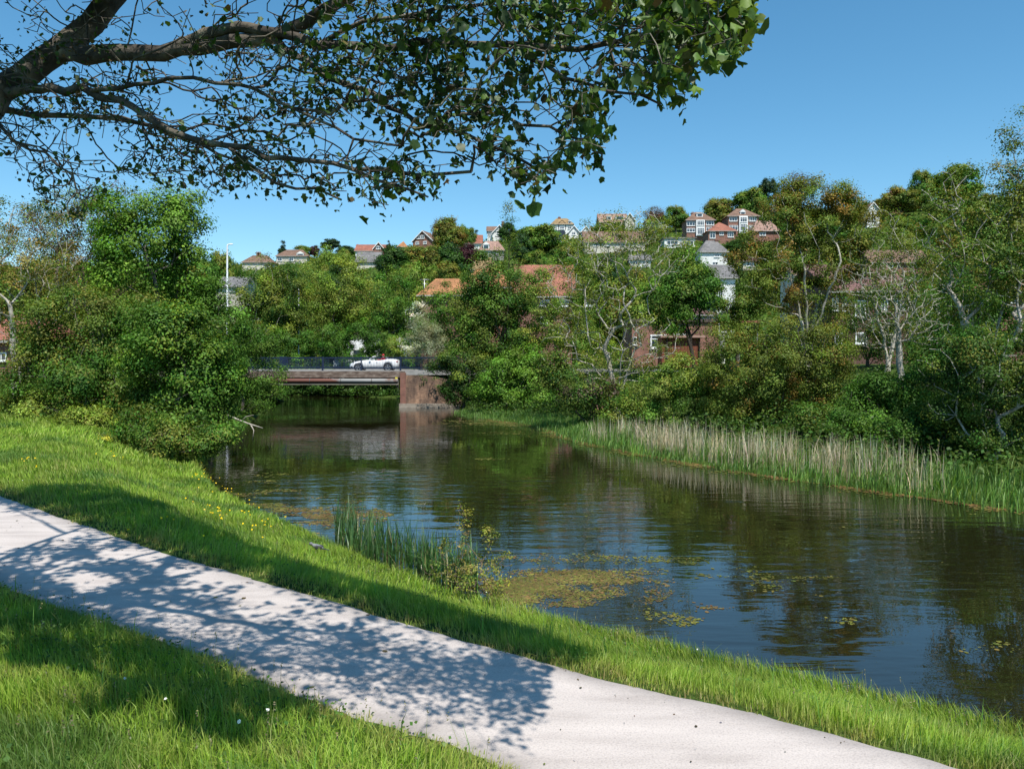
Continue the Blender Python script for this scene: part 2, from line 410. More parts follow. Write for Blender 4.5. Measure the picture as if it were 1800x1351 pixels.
def make_plant(root, blobs, nleaf, lsize, pal, ntarget=140, trunk_r=.12, bark=None, stems=1, spread=.5, rtip=.008, clump=.55, lean=None, gaps=.15,
               fan=0, alpha=.35, up=.7, wig=.14, crown='crown', trunk='trunk', lmat=None, base0=(0, 0, -.1), step=.45, aspect=.62, bare=0, low=0.30):
    """blobs (x,y,z,rx,ry,rz) in metres relative to the root"""
    blobs = [tuple(map(float, b)) for b in blobs]
    A = np.array(blobs); cen = (A[:, :3]*A[:, 3:4]).sum(0)/A[:, 3].sum(); zmin = (A[:, 2]-A[:, 5]).min(); zmax = (A[:, 2]+A[:, 5]).max()
    T, _ = blob_points(blobs, ntarget, .55); T[:, 2] = np.maximum(T[:, 2], .1)
    nodes = [np.array(base0, float)]; par = [-1]
    for s in range(stems):
        a = 2*math.pi*(s+RNG.random()*.6)/max(stems, 1)
        off = np.array([math.cos(a), math.sin(a), 0])*spread*(stems > 1)
        top = np.array([cen[0]*.7, cen[1]*.7, max(.3, zmin+low*(zmax-zmin))])+off*(1+.4*RNG.random())
        m = max(3, int(top[2]/.5)); pk = 0
        for i in range(1, m+1):
            u = i/m; q = np.array(base0)*(1-u)+top*u+np.array([0, 0, 0])+RNG.normal(0, .05, 3)*(1-.3*u)
            q[:2] = q[:2]-off[:2]*.25*math.sin(u*math.pi)
            nodes.append(q); par.append(pk); pk = len(nodes)-1
    P, pr, ends = grow(np.array(nodes), np.array(par), T, step, alpha, wig)
    nleaf = int(nleaf*LEAFK)
    r = radii(P, pr, rtip, trunk_r)
    tm = branch_mesh(trunk, P, pr, r)
    to = link(trunk, tm, bark or BARK(), root)
    P_ = P
    # leaves in clumps round the twig ends and along the outer twigs
    thin = np.nonzero(r < max(rtip*2.2, trunk_r*.16))[0]
    E = np.concatenate([ends, RNG.choice(thin, max(1, len(ends)//2))])
    w = RNG.gamma(.9, 1, len(E))*(RNG.random(len(E)) > gaps)+1e-6
    k = RNG.choice(len(E), nleaf, p=w/w.sum())
    sig = clump
    C = P[E[k]]+RNG.normal(0, sig*.5, (nleaf, 3))*np.array([1, 1, .7])
    C[:, 2] = np.maximum(C[:, 2], .03)
    clc = pick(pal, len(E), .17)
    cl = clc[k]*(1+RNG.normal(0, .10, (nleaf, 1)))*(1+RNG.normal(0, .05, (nleaf, 3))); cl = np.clip(cl, .003, .9)
    outw = unit(C-cen); loc = (C-P[E[k]])/(sig*.5); nrm = unit(RNG.normal(0, .42, (nleaf, 3))+outw*.5+loc*.55+np.array([0, 0, up*.8]))
    sz = lsize*RNG.uniform(.6, 1.35, nleaf)
    V, Fq, cc = leaf_quads(C, sz, nrm, cl, aspect)
    cm = np_mesh(crown, V, [Fq], cc)
    link(crown, cm, lmat or LEAF(), root)
    return root
def plant(name, label, cat, px, Y, blobs, nleaf, lsize, pal, group=None, dy=.8, **k):
    X = (px-900)/F*Y; z0 = gz(X, Y)
    root = empty(name, (X, Y, z0), 0, label, cat, group)
    bl = []
    for b in blobs:
        bx, by, rx, ry = b[:4]; o = b[4] if len(b) > 4 else RNG.uniform(-.6, .6)
        p = W(bx, by, Y); bl.append((p[0]-X, o, p[2]-z0, rx*Y/F, min(rx, ry*1.3)*Y/F*dy, ry*Y/F))
    return make_plant(root, bl, nleaf, lsize, pal, **k)
# ================================================================== light, sky, camera
SUN_EL = math.radians(60); AZ = math.atan2(.37, -.93)
w = bpy.data.worlds.new("World"); sc.world = w; w.use_nodes = True
nt = w.node_tree; bg = nt.nodes['Background']
sk = nt.nodes.new('ShaderNodeTexSky'); sk.sky_type = 'NISHITA'; sk.sun_disc = False
sk.sun_elevation = SUN_EL; sk.sun_rotation = AZ; sk.air_density = 1.0; sk.dust_density = .2; sk.ozone_density = 4.0; sk.altitude = 20
hs_ = nt.nodes.new('ShaderNodeHueSaturation'); hs_.inputs['Saturation'].default_value = 1.2; hs_.inputs['Hue'].default_value = .485
nt.links.new(sk.outputs[0], hs_.inputs['Color']); nt.links.new(hs_.outputs[0], bg.inputs[0]); bg.inputs[1].default_value = .13
ld = bpy.data.lights.new('sun', 'SUN'); ld.energy = 5.0; ld.angle = math.radians(.53); ld.color = (1, .955, .88)
lo = bpy.data.objects.new('sun', ld); col.objects.link(lo)
sd = Vector((-math.sin(AZ)*math.cos(SUN_EL), -math.cos(AZ)*math.cos(SUN_EL), -math.sin(SUN_EL)))
lo.rotation_euler = sd.to_track_quat('-Z', 'Y').to_euler(); lo.location = (10, -30, 60)
cd = bpy.data.cameras.new('camera'); cam = bpy.data.objects.new('camera', cd); col.objects.link(cam)
cam.location = (0, 0, CZ); cam.rotation_euler = (math.pi/2, 0, 0)
cd.sensor_width = 36; cd.lens = F/1800*36; cd.shift_y = -(675.5-HY)/1800; cd.clip_end = 8000; cd.clip_start = .05
sc.camera = cam
sc.view_settings.view_transform = 'Standard'; sc.view_settings.look = 'None'; sc.view_settings.exposure = .33; sc.view_settings.gamma = 1
cy = sc.cycles
cy.max_bounces = 7; cy.diffuse_bounces = 3; cy.glossy_bounces = 3; cy.transmission_bounces = 4; cy.transparent_max_bounces = 6
cy.caustics_reflective = False; cy.caustics_refractive = False
cy.sample_clamp_indirect = 6
cy.use_denoising = True
try: cy.denoiser = 'OPENIMAGEDENOISE'; cy.denoising_prefilter = 'ACCURATE'
except Exception: pass

# ================================================================== ground
gx = np.concatenate([[-4000,-2000,-1000,-600], np.arange(-420,-60,9), np.arange(-60,-20,1.), np.arange(-20,18,.2), np.arange(18,60,1.), np.arange(60,440,9), [600,1000,2000,4000]])
gy = np.concatenate([[-2000,-600,-200,-60,-30], np.arange(-20,1,1.), np.arange(1,30,.2), np.arange(30,80,.8), np.arange(80,420,5.), [450,520,650,900,1500,3000,6000]])
GX, GY = np.meshgrid(gx, gy); gxf, gyf = GX.ravel(), GY.ravel()
Z = ground(gxf, gyf)
GP = np.stack([gxf, gyf], 1)
dpp, _ = seg_dist(GP, PATHP, True); inp = inside(GP, PATHP)
Z = Z-np.where(inp, .05*np.clip(dpp/.25+.3, 0, 1), 0)
Vg = np.stack([gxf, gyf, Z], 1); nx, ny = len(gx), len(gy)
ii = (np.arange(ny-1)[:, None]*nx+np.arange(nx-1)[None]).ravel()
Fg = np.stack([ii, ii+1, ii+nx+1, ii+nx], 1)
def ground_mat():
    m, nt, out = new_mat('earth_and_turf')
    tc = N(nt, 'ShaderNodeTexCoord')
    n1 = N(nt, 'ShaderNodeTexNoise', Scale=.45, Detail=8, Roughness=.7); n2 = N(nt, 'ShaderNodeTexNoise', Scale=22, Detail=5)
    for n in (n1, n2): nt.links.new(tc.outputs['Object'], n.inputs['Vector'])
    c1 = ramp(nt, n1.outputs['Fac'], [(.3, (.035, .06, .012)), (.5, (.055, .10, .018)), (.7, (.085, .12, .028))])
    c2 = ramp(nt, n2.outputs['Fac'], [(.3, (.45, .42, .4)), (.7, (1.25, 1.2, 1.1))])
    mx = N(nt, 'ShaderNodeMix', data_type='RGBA', blend_type='MULTIPLY'); mx.inputs[0].default_value = 1
    nt.links.new(c1, mx.inputs[6]); nt.links.new(c2, mx.inputs[7])
    b = N(nt, 'ShaderNodeBsdfPrincipled', Roughness=.95); b.inputs['Specular IOR Level'].default_value = .1
    bp = N(nt, 'ShaderNodeBump', Strength=.8, Distance=.06); nt.links.new(n2.outputs['Fac'], bp.inputs['Height'])
    nt.links.new(mx.outputs[2], b.inputs['Base Color']); nt.links.new(bp.outputs[0], b.inputs['Normal']); nt.links.new(b.outputs[0], out.inputs[0])
    return m
o = link('ground', np_mesh('ground', Vg, [Fg], smooth=True), ground_mat()); tag(o, kind='structure')

# gravel path
def resample(poly, n, t0=None):
    d = np.concatenate([[0], np.cumsum(np.linalg.norm(np.diff(poly, axis=0), axis=1))]); u = np.linspace(0, d[-1], n)
    q = np.stack([np.interp(u, d, poly[:, 0]), np.interp(u, d, poly[:, 1])], 1)
    for _ in range(6): q[1:-1] = .25*q[:-2]+.5*q[1:-1]+.25*q[2:]
    return q
A = resample(PF, 900); B = resample(PN, 900)
t = np.linspace(-.04, 1.04, 15)
PV = A[:, None]*(1-t[None, :, None])+B[:, None]*t[None, :, None]
jit = (fbm(PV[:, 0, 0]*3, PV[:, 0, 1]*3, 21)-.5)*.11; PV[:, 0] += jit[:, None]*np.array([.63, .78])
jit = (fbm(PV[:, -1, 0]*3, PV[:, -1, 1]*3, 22)-.5)*.11; PV[:, -1] += jit[:, None]*np.array([.63, .78])
pv = PV.reshape(-1, 2)
pz = ground(pv[:, 0], pv[:, 1], False)*0+1.2+.004
pz = np.where((np.arange(len(pv)) % 15 == 0) | (np.arange(len(pv)) % 15 == 14), pz-.045, pz+.012*np.sin((np.arange(len(pv)) % 15)/14*math.pi))
far = ground(pv[:, 0], pv[:, 1], False); pz = np.maximum(pz, far-.02)
ii = (np.arange(899)[:, None]*15+np.arange(14)[None]).ravel()
def path_mat():
    m, nt, out = new_mat('pale_gravel')
    tc = N(nt, 'ShaderNodeTexCoord')
    n1 = N(nt, 'ShaderNodeTexNoise', Scale=.8, Detail=6, Roughness=.6); n2 = N(nt, 'ShaderNodeTexNoise', Scale=70, Detail=4); n3 = N(nt, 'ShaderNodeTexVoronoi', Scale=110)
    mp = N(nt, 'ShaderNodeMapping'); mp.inputs['Rotation'].default_value = (0, 0, math.radians(39)); mp.inputs['Scale'].default_value = (.6, 2.6, 1)
    n4 = N(nt, 'ShaderNodeTexNoise', Scale=2.2, Detail=5); nt.links.new(tc.outputs['Object'], mp.inputs[0]); nt.links.new(mp.outputs[0], n4.inputs['Vector'])
    for n in (n1, n2, n3): nt.links.new(tc.outputs['Object'], n.inputs['Vector'])
    c1 = ramp(nt, n4.outputs['Fac'], [(.3, (.41, .36, .33)), (.5, (.49, .435, .40)), (.75, (.55, .49, .45))])
    c2 = ramp(nt, n2.outputs['Fac'], [(.28, (.78, .77, .78)), (.5, (1, 1, 1)), (.72, (1.08, 1.07, 1.06))])
    mx = N(nt, 'ShaderNodeMix', data_type='RGBA', blend_type='MULTIPLY'); mx.inputs[0].default_value = 1
    nt.links.new(c1, mx.inputs[6]); nt.links.new(c2, mx.inputs[7])
    at = N(nt, 'ShaderNodeAttribute', attribute_name='Col')
    m2 = N(nt, 'ShaderNodeMix', data_type='RGBA', blend_type='MIX'); m2.inputs[7].default_value = (.23, .205, .19, 1)
    ml = N(nt, 'ShaderNodeMath', operation='MULTIPLY'); nt.links.new(at.outputs['Fac'], ml.inputs[0])
    e = ramp(nt, n1.outputs['Fac'], [(.35, (.1, .1, .1)), (.65, (1, 1, 1))]); nt.links.new(e, ml.inputs[1])
    nt.links.new(ml.outputs[0], m2.inputs[0]); nt.links.new(mx.outputs[2], m2.inputs[6])
    b = N(nt, 'ShaderNodeBsdfPrincipled', Roughness=.95); b.inputs['Specular IOR Level'].default_value = .15
    bp = N(nt, 'ShaderNodeBump', Strength=.22, Distance=.010); nt.links.new(n3.outputs['Distance'], bp.inputs['Height'])
    b2 = N(nt, 'ShaderNodeBump', Strength=.10, Distance=.012); nt.links.new(n4.outputs['Fac'], b2.inputs['Height']); nt.links.new(bp.outputs[0], b2.inputs['Normal'])
    nt.links.new(m2.outputs[2], b.inputs['Base Color']); nt.links.new(b2.outputs[0], b.inputs['Normal']); nt.links.new(b.outputs[0], out.inputs[0])
    return m
tt = np.tile(t, 900); edge = np.clip(1-np.minimum(tt, 1-tt)/.16, 0, 1)   # loose grey grit gathers along both edges
o = link('path', np_mesh('path', np.stack([pv[:, 0], pv[:, 1], pz], 1), [np.stack([ii, ii+15, ii+16, ii+1], 1)], np.repeat(edge[:, None], 3, 1), True), path_mat()); tag(o, kind='structure')

# water
def water_mat():
    m, nt, out = new_mat('still_brown_water')
    tc = N(nt, 'ShaderNodeTexCoord')
    mp = N(nt, 'ShaderNodeMapping'); mp.inputs['Rotation'].default_value = (0, 0, math.radians(-12)); mp.inputs['Scale'].default_value = (.55, 2.3, 1)
    n1 = N(nt, 'ShaderNodeTexNoise', Scale=1.15, Detail=3, Roughness=.5, Distortion=.3); n2 = N(nt, 'ShaderNodeTexNoise', Scale=1.3, Detail=2, Distortion=1.0)
    n3 = N(nt, 'ShaderNodeTexNoise', Scale=.16, Detail=2)
    nt.links.new(tc.outputs['Object'], mp.inputs[0]); nt.links.new(mp.outputs[0], n1.inputs['Vector'])
    nt.links.new(tc.outputs['Object'], n2.inputs['Vector']); nt.links.new(tc.outputs['Object'], n3.inputs['Vector'])
    st = N(nt, 'ShaderNodeMapRange'); st.inputs[1].default_value = .38; st.inputs[2].default_value = .62; st.inputs[3].default_value = .04; st.inputs[4].default_value = .42
    nt.links.new(n3.outputs['Fac'], st.inputs[0])
    b1 = N(nt, 'ShaderNodeBump', Distance=.05); nt.links.new(st.outputs[0], b1.inputs['Strength']); nt.links.new(n1.outputs['Fac'], b1.inputs['Height'])
    b2 = N(nt, 'ShaderNodeBump', Strength=.055, Distance=.06); nt.links.new(n2.outputs['Fac'], b2.inputs['Height']); nt.links.new(b1.outputs[0], b2.inputs['Normal'])
    b = N(nt, 'ShaderNodeBsdfPrincipled', Roughness=.012, IOR=1.7); b.inputs['Specular IOR Level'].default_value = .5; b.inputs['Base Color'].default_value = (.012, .0115, .004, 1)
    nt.links.new(b2.outputs[0], b.inputs['Normal']); nt.links.new(b.outputs[0], out.inputs[0])
    return m
wx = np.array([(-62,78),(-19,50),(-13,30),(-9,19),(4,7.5),(12,-4),(42,-24),(62,-8),(20,16),(9,34),(4,50),(-2,64),(-8,80),(-28,102),(-62,106)], float)
lat = np.vstack([wx]); me = bpy.data.meshes.new('water'); me.from_pydata([(x, y, 0) for x, y in lat], [], [tuple(range(len(lat)))])
o = link('water', me, water_mat()); tag(o, kind='structure')

# ================================================================== grass
def blades(P, h, wd, bend, colr, lean=None, seg=2):
    n = len(P); a = RNG.uniform(0, 2*math.pi, n)
    sd_ = np.stack([np.cos(a), np.sin(a), np.zeros(n)], 1)
    ld_ = np.stack([-np.sin(a), np.cos(a), np.zeros(n)], 1)
    if lean is not None: ld_ = unit(ld_*.95+lean*.6)
    hh = h[:, None]; bw = bend[:, None]*hh; up = np.array([[0, 0, 1.]])
    rows = []; us = [0, .5, 1.] if seg == 2 else [0, .35, .7, 1.]
    for u in us[:-1]:
        c = P+up*hh*u*(1-.25*bend[:, None]*u)+ld_*bw*u*u; ww = wd[:, None]*(1-.45*u)*.5
        rows += [c-sd_*ww, c+sd_*ww]
    rows.append(P+up*hh*(1-.3*bend[:, None])+ld_*bw)
    V = np.stack(rows, 1); k = V.shape[1]; q = np.arange(n)[:, None]*k
    quads = [q+np.array([[2*i, 2*i+1, 2*i+3, 2*i+2]]) for i in range(len(us)-2)]
    tri = q+np.array([[k-3, k-2, k-1]])
    return V.reshape(-1, 3), [np.vstack(quads), tri], np.repeat(colr, k, 0)
def on_left_bank(P, dmin):
    d, s = seg_dist(P, LB); ins = inside(P, RIVER); dr, _ = seg_dist(P, RB)
    return (~ins) & (d > dmin) & (d < dr), d
GV = []; G4 = []; G3 = []; GC = []; gb = 0
PAL_G = np.array([(.17, .28, .028), (.22, .32, .035), (.12, .215, .022), (.27, .34, .06), (.19, .30, .03)])
for (y0, y1, xm, dens, wd, hm) in ((1.6, 4.2, 4.2, 4200, .0055, .15), (4.2, 7, 6.5, 3300, .0065, .125), (7, 11, 9, 1900, .008, .12), (11, 16, 12.5, 950, .012, .125), (16, 24, 18, 520, .018, .14), (24, 40, 31, 230, .032, .17)):
    n = int((y1-y0)*2*xm*dens); P = np.stack([RNG.uniform(-xm, xm, n), RNG.uniform(y0, y1, n)], 1)
    P = P[(P[:, 0] > -.66*P[:, 1]-1.6) & (P[:, 0] < .66*P[:, 1]+2.2)]
    ok, d = on_left_bank(P, .02); ip = inside(P, PATHP); dpth, _ = seg_dist(P, PATHP, True)
    # a ragged edge: tufts creep into the grit
    ragged = (fbm(P[:, 0]*5, P[:, 1]*5, 41)-.42)*.28
    ok &= (~ip & (dpth > -ragged*.6)) | (ip & (dpth < ragged*.8))
    thin = np.where(~ip, np.clip(.45+dpth/.35, 0, 1), .35)
    ok &= RNG.random(len(P)) < thin*(.55+.55*fbm(P[:, 0]*1.7, P[:, 1]*1.7, 42))
    P = P[ok]; d = d[ok]; dpth = dpth[ok]; n = len(P)
    z = ground(P[:, 0], P[:, 1])-.01
    cl = fbm(P[:, 0]*1.3, P[:, 1]*1.3, 43); c2 = fbm(P[:, 0]*.35, P[:, 1]*.35, 44); c3 = fbm(P[:, 0]*4, P[:, 1]*4, 45)
    h = hm*(.45+1.1*cl)*(.7+.6*c3)*RNG.uniform(.55, 1.3, n)*np.clip(.35+dpth/.5, .35, 1.0)
    h *= 1+.45*np.clip(1-d/.7, 0, 1)
    k = RNG.integers(0, 5, n); c = PAL_G[k]*(.75+.5*c2[:, None])*(1+RNG.normal(0, .12, (n, 1)))
    yl = np.clip(1.15-dpth/.40, 0, 1)*RNG.random(n)**.7*.95+np.clip((c3-.55)*3, 0, .6)*RNG.random(n)+.16*(RNG.random(n) < .16)
    yl = np.clip(yl, 0, 1)[:, None]; c = c*(1-yl)+np.array([.27, .215, .085])*yl
    dk = np.clip((fbm(P[:, 0]*.8, P[:, 1]*.8, 46)-.58)*5, 0, .6)[:, None]; c = c*(1-dk)+np.array([.045, .125, .03])*dk
    ln = np.stack([np.cos(c2*9), np.sin(c2*9), 0*c2], 1)
    V, f, cc = blades(np.stack([P[:, 0], P[:, 1], z], 1), h, wd*RNG.uniform(.6, 1.3, n), np.clip(RNG.gamma(2, .22, n), .05, 1.1), np.clip(c, .005, .6), ln)
    GV.append(V); G4.append(f[0]+gb); G3.append(f[1]+gb); GC.append(cc); gb += len(V)
# taller seeding stalks and broad straps among the turf
P = np.stack([RNG.uniform(-9, 9, 9000), RNG.uniform(2.4, 20, 9000)], 1); P = P[np.abs(P[:, 0]) < .68*P[:, 1]+.6]
ok, d = on_left_bank(P, .05); dpth, _ = seg_dist(P, PATHP, True); ok &= (~inside(P, PATHP)) & (dpth > .10) & (RNG.random(len(P)) < .45)
P = P[ok]; n = len(P); z = ground(P[:, 0], P[:, 1])
k = RNG.random(n)[:, None]; c = np.where(k < .55, np.array([[.20, .22, .075]]), np.array([[.10, .21, .035]]))*(1+RNG.normal(0, .15, (n, 1)))
base = np.stack([P[:, 0], P[:, 1], z], 1); hs = RNG.uniform(.20, .36, n)
V, f, cc = blades(base, hs, np.where(k[:, 0] < .55, .004, .009), RNG.uniform(.1, .55, n), np.clip(c, .01, .7), None, 2)
GV.append(V); G4.append(f[0]+gb); G3.append(f[1]+gb); GC.append(cc); gb += len(V)
tips = V.reshape(n, 5, 3)[:, 4][k[:, 0] < .55]
m_ = len(tips)*5; C = np.repeat(tips, 5, 0)+np.array([0, 0, -.012])*np.tile(np.arange(5), len(tips))[:, None]+RNG.normal(0, .003, (m_, 3))
V, fq, cc = leaf_quads(C, np.full(m_, .018), unit(RNG.normal(0, 1, (m_, 3))), pick([(.28, .24, .11), (.2, .17, .1), (.3, .27, .16)], m_), .5)
GV.append(V); G4.append(fq+gb); GC.append(cc); gb += len(V)
# small clover and dock leaves low in the sward
P = np.stack([RNG.uniform(-9, 9, 60000), RNG.uniform(2.4, 13, 60000)], 1); P = P[np.abs(P[:, 0]) < .68*P[:, 1]+.6]
ok, d = on_left_bank(P, .1); ok &= ~inside(P, PATHP); ok &= RNG.random(len(P)) < np.clip((fbm(P[:, 0]*1.1, P[:, 1]*1.1, 51)-.45)*5, 0, 1)
P = P[ok]; n = len(P); z = ground(P[:, 0], P[:, 1])+RNG.uniform(.01, .10, n)
V, fq, cc = leaf_quads(np.stack([P[:, 0], P[:, 1], z], 1), RNG.uniform(.015, .035, n), unit(RNG.normal(0, .4, (n, 3))+[0, 0, 1]), pick([(.055, .13, .02), (.09, .18, .03)], n), .9)
GV.append(V); G4.append(fq+gb); GC.append(cc); gb += len(V)
o = link('grass', np_mesh('grass', np.vstack(GV), [np.vstack(G4), np.vstack(G3)], np.vstack(GC)), leaf_mat('grass_blades', .42, .02, 1.45)); tag(o, 'bright green long grass growing on both sides of the path', 'grass', kind='stuff')
del GV, G4, G3, GC

# flowers in the grass
def flowers(name, label, pts, size, colr, h):
    pts = np.array(pts); n = len(pts); z = ground(pts[:, 0], pts[:, 1])+h*RNG.uniform(.7, 1.3, n)
    C = np.stack([pts[:, 0], pts[:, 1], z], 1)
    Vs = []; Fs = []; Cs = []; b = 0
    for a in range(3):
        nr = unit(RNG.normal(0, .35, (n, 3))+[.1, -.5, 1]); V, fq, cc = leaf_quads(C+RNG.normal(0, size*.12, (n, 3)), size*RNG.uniform(.8, 1.2, n), nr, np.clip(np.tile(np.array(colr), (n, 1))*(1+RNG.normal(0, .1, (n, 1))), 0, .9), .85)
        Vs.append(V); Fs.append(fq+b); Cs.append(cc); b += len(V)
    st = np.stack([C[:, 0], C[:, 1], z-h*1.2], 1); V, f, cc = blades(st, np.full(n, h*1.2), np.full(n, .004), np.full(n, .05), np.tile([.07, .14, .03], (n, 1)))
    Vs.append(V); Cs.append(cc); f = [q+b for q in f]
    o = link(name, np_mesh(name, np.vstack(Vs), [np.vstack(Fs+[f[0]]), f[1]], np.vstack(Cs)), leaf_mat('petals', .25, .03)); tag(o, label, 'flowers', kind='stuff')
pts = []
for (px, py, rx, ry, n) in ((360, 843, 22, 8, 60), (405, 868, 22, 6, 40), (445, 893, 22, 8, 45), (405, 915, 30, 6, 45), (452, 941, 22, 10, 24), (47, 817, 10, 4, 12), (205, 810, 12, 6, 20), (280, 925, 60, 25, 18), (520, 915, 40, 10, 16), (70, 840, 60, 25, 14)):
    for _ in range(n):
        x, y = hit_near(px+RNG.normal(0, rx*.9), py+RNG.normal(0, ry*.9))
        if RNG.random() < .42: pts.append((x, y))
flowers('buttercups', 'small yellow buttercups scattered in the grass by the water edge', pts, .032, (.80, .58, .01), .17)
pts = [hit_near(px, py) for px, py in ((1608, 1203), (1612, 1216), (1617, 1218), (1358, 1172), (1490, 1200), (855, 1062), (1226, 1165), (420, 1320), (470, 1302), (220, 1225), (290, 1285), (40, 857), (640, 951))]
flowers('daisies', 'few white daisies in the long grass', pts, .019, (.8, .8, .76), .13)

# ================================================================== weed and scum on the water
def w0(px, py): Y = F*CZ/(py-HY); return (px-900)/F*Y, Y
def pads(C, size, colr, k=7):
    n = len(C); a = np.arange(k)*2*math.pi/k
    r = RNG.uniform(.55, 1.1, (n, k))*size[:, None]; ph = RNG.uniform(0, 6.28, (n, 1)); el = RNG.uniform(.5, 1, (n, 1))
    th = RNG.uniform(0, 6.28, (n, 1)); x = r*np.cos(a+ph); y = r*np.sin(a+ph)*el
    X = x*np.cos(th)-y*np.sin(th); Y = x*np.sin(th)+y*np.cos(th)
    V = np.stack([C[:, :1]+X, C[:, 1:2]+Y, C[:, 2:3]+RNG.uniform(0, .003, (n, k))], 2)
    return V.reshape(-1, 3), np.arange(n)[:, None]*k+np.arange(k)[None], np.repeat(colr, k, 0)
YG = [(.12, .135, .025), (.14, .145, .03), (.09, .10, .022), (.16, .14, .035)]
OR = [(.19, .115, .045), (.155, .09, .038), (.13, .09, .04), (.15, .125, .035)]
PV_ = []; PF_ = []; PC_ = []; pb = 0
def weed(px, py, rx, ry, n, s, pal, thr=.5, sc_=1.2, seed=60):
    """drifts of floating weed: an ellipse given by its place on the water, broken into streaks by noise"""
    global pb
    c = w0(px, py); e1 = (rx/F*c[1]); e2 = abs(w0(px, py-ry)[1]-w0(px, py+ry)[1])/2
    a = RNG.uniform(0, 6.28, n*7); r = np.sqrt(RNG.random(n*7))*1.35
    n = int(n*3.4)
    x = c[0]+e1*r*np.cos(a)+(c[0]/c[1])*e2*r*np.sin(a); y = c[1]+e2*r*np.sin(a)
    f = fbm(x*sc_*.8, y*sc_*1.5, seed, 4)+.20*(1-r*1.45)
    f = f+.10*(fbm(x*sc_*5, y*sc_*3, seed+3, 2)-.5)*2; ok = (RNG.random(len(f)) < np.clip((f-thr-.02)/.26, 0, 1)**1.7) & inside(np.stack([x, y], 1), RIVER); x = x[ok][:n]; y = y[ok][:n]; n = len(x)
    if n == 0: return
    cm = fbm(x*.9, y*.9, seed+9)[:, None]; cc = pick(pal, n, .2)*(.7+.6*cm)
    V, f, c3 = pads(np.stack([x, y, RNG.uniform(.002, .006, n)], 1), s*.44*RNG.gamma(2.2, .42, n), np.clip(cc, .01, .6))
    PV_.append(V); PF_.append(f+pb); PC_.append(c3); pb += len(V)
MIX = YG+OR
weed(985, 1018, 150, 42, 9000, .032, MIX, .36, 1.0); weed(925, 1025, 75, 36, 4600, .032, OR+YG+YG, .32, 1.0, 71); weed(1010, 1035, 80, 22, 2200, .03, OR+YG, .34, 1.3, 75); weed(1090, 985, 120, 24, 1500, .036, YG, .46)
weed(520, 890, 130, 26, 2600, .045, MIX, .42); weed(460, 850, 70, 18, 420, .07, YG, .5); weed(580, 915, 90, 26, 3400, .04, OR+YG[:1], .36); weed(470, 888, 50, 12, 900, .05, YG, .42)
weed(640, 868, 60, 8, 160, .06, YG, .5); weed(470, 832, 40, 8, 110, .08, YG, .5); weed(860, 806, 40, 5, 120, .08, YG, .5); weed(540, 905, 60, 12, 600, .05, OR, .45)
weed(1330, 1025, 120, 26, 620, .04, YG, .56, 1.5); weed(1430, 1030, 100, 16, 700, .035, YG, .5, 1.2, 64); weed(1250, 1000, 60, 25, 260, .04, YG, .55); weed(1600, 1000, 140, 20, 240, .035, YG, .58); weed(1480, 1095, 60, 20, 160, .035, YG, .55); weed(1180, 1080, 60, 20, 220, .04, YG, .5, 2.)
weed(1240, 1070, 60, 14, 120, .045, OR, .5, 2.); weed(1750, 1150, 60, 20, 40, .04, YG, .5, 2.); weed(900, 760, 90, 6, 300, .10, YG, .5); weed(880, 742, 90, 8, 1500, .09, [(.15, .13, .04), (.12, .12, .03), (.18, .17, .05)], .40)
weed(1010, 900, 300, 60, 70, .05, YG, .55, 2.); weed(1500, 930, 250, 30, 90, .05, YG, .55, 2.)
# orange scum along the reed edge
qs = resample(RB[2:11], 260); tn = np.gradient(qs, axis=0); nr = np.stack([tn[:, 1], -tn[:, 0]], 1); nr = unit(nr)
for rep in range(110):
    off = RNG.gamma(1.1, .30, 260); wv = fbm(np.arange(260)/9., np.full(260, .3), 81); off *= .15+2.6*np.clip(wv-.25, 0, 1)+.9*np.clip(fbm(np.arange(260)/2.5, np.full(260, 7.3), 83)-.5, 0, 1)
    p = qs-nr*0; sgn = -1
    cand = qs+nr*off[:, None]; c2 = qs-nr*off[:, None]
    pres = RNG.random(260) < np.clip((fbm(np.arange(260)/6., np.full(260, 3.3), 85)-.36)*4.5, .06, 1); i1 = inside(cand, RIVER); p = np.where(i1[:, None], cand, c2)+RNG.normal(0, .07, (260, 2)); ok = inside(p, RIVER) & pres; p = p[ok]; n = len(p)
    near = np.clip(off[ok]/.7, 0, 1)[:, None]
    cc = pick([(.25, .14, .05), (.20, .11, .045), (.16, .10, .05)], n)*(1-near)+pick(YG, n)*near
    V, f, c3 = pads(np.stack([p[:, 0], p[:, 1], RNG.uniform(.004, .016, n)], 1), RNG.uniform(.02, .07, n), cc)
    PV_.append(V); PF_.append(f+pb); PC_.append(c3); pb += len(V)
o = link('floating_weed', np_mesh('floating_weed', np.vstack(PV_), [np.vstack(PF_)], np.vstack(PC_)), leaf_mat('pond_weed', .1, .03)); tag(o, 'yellow green and rusty floating weed in drifts on the water', 'water weed', kind='stuff')

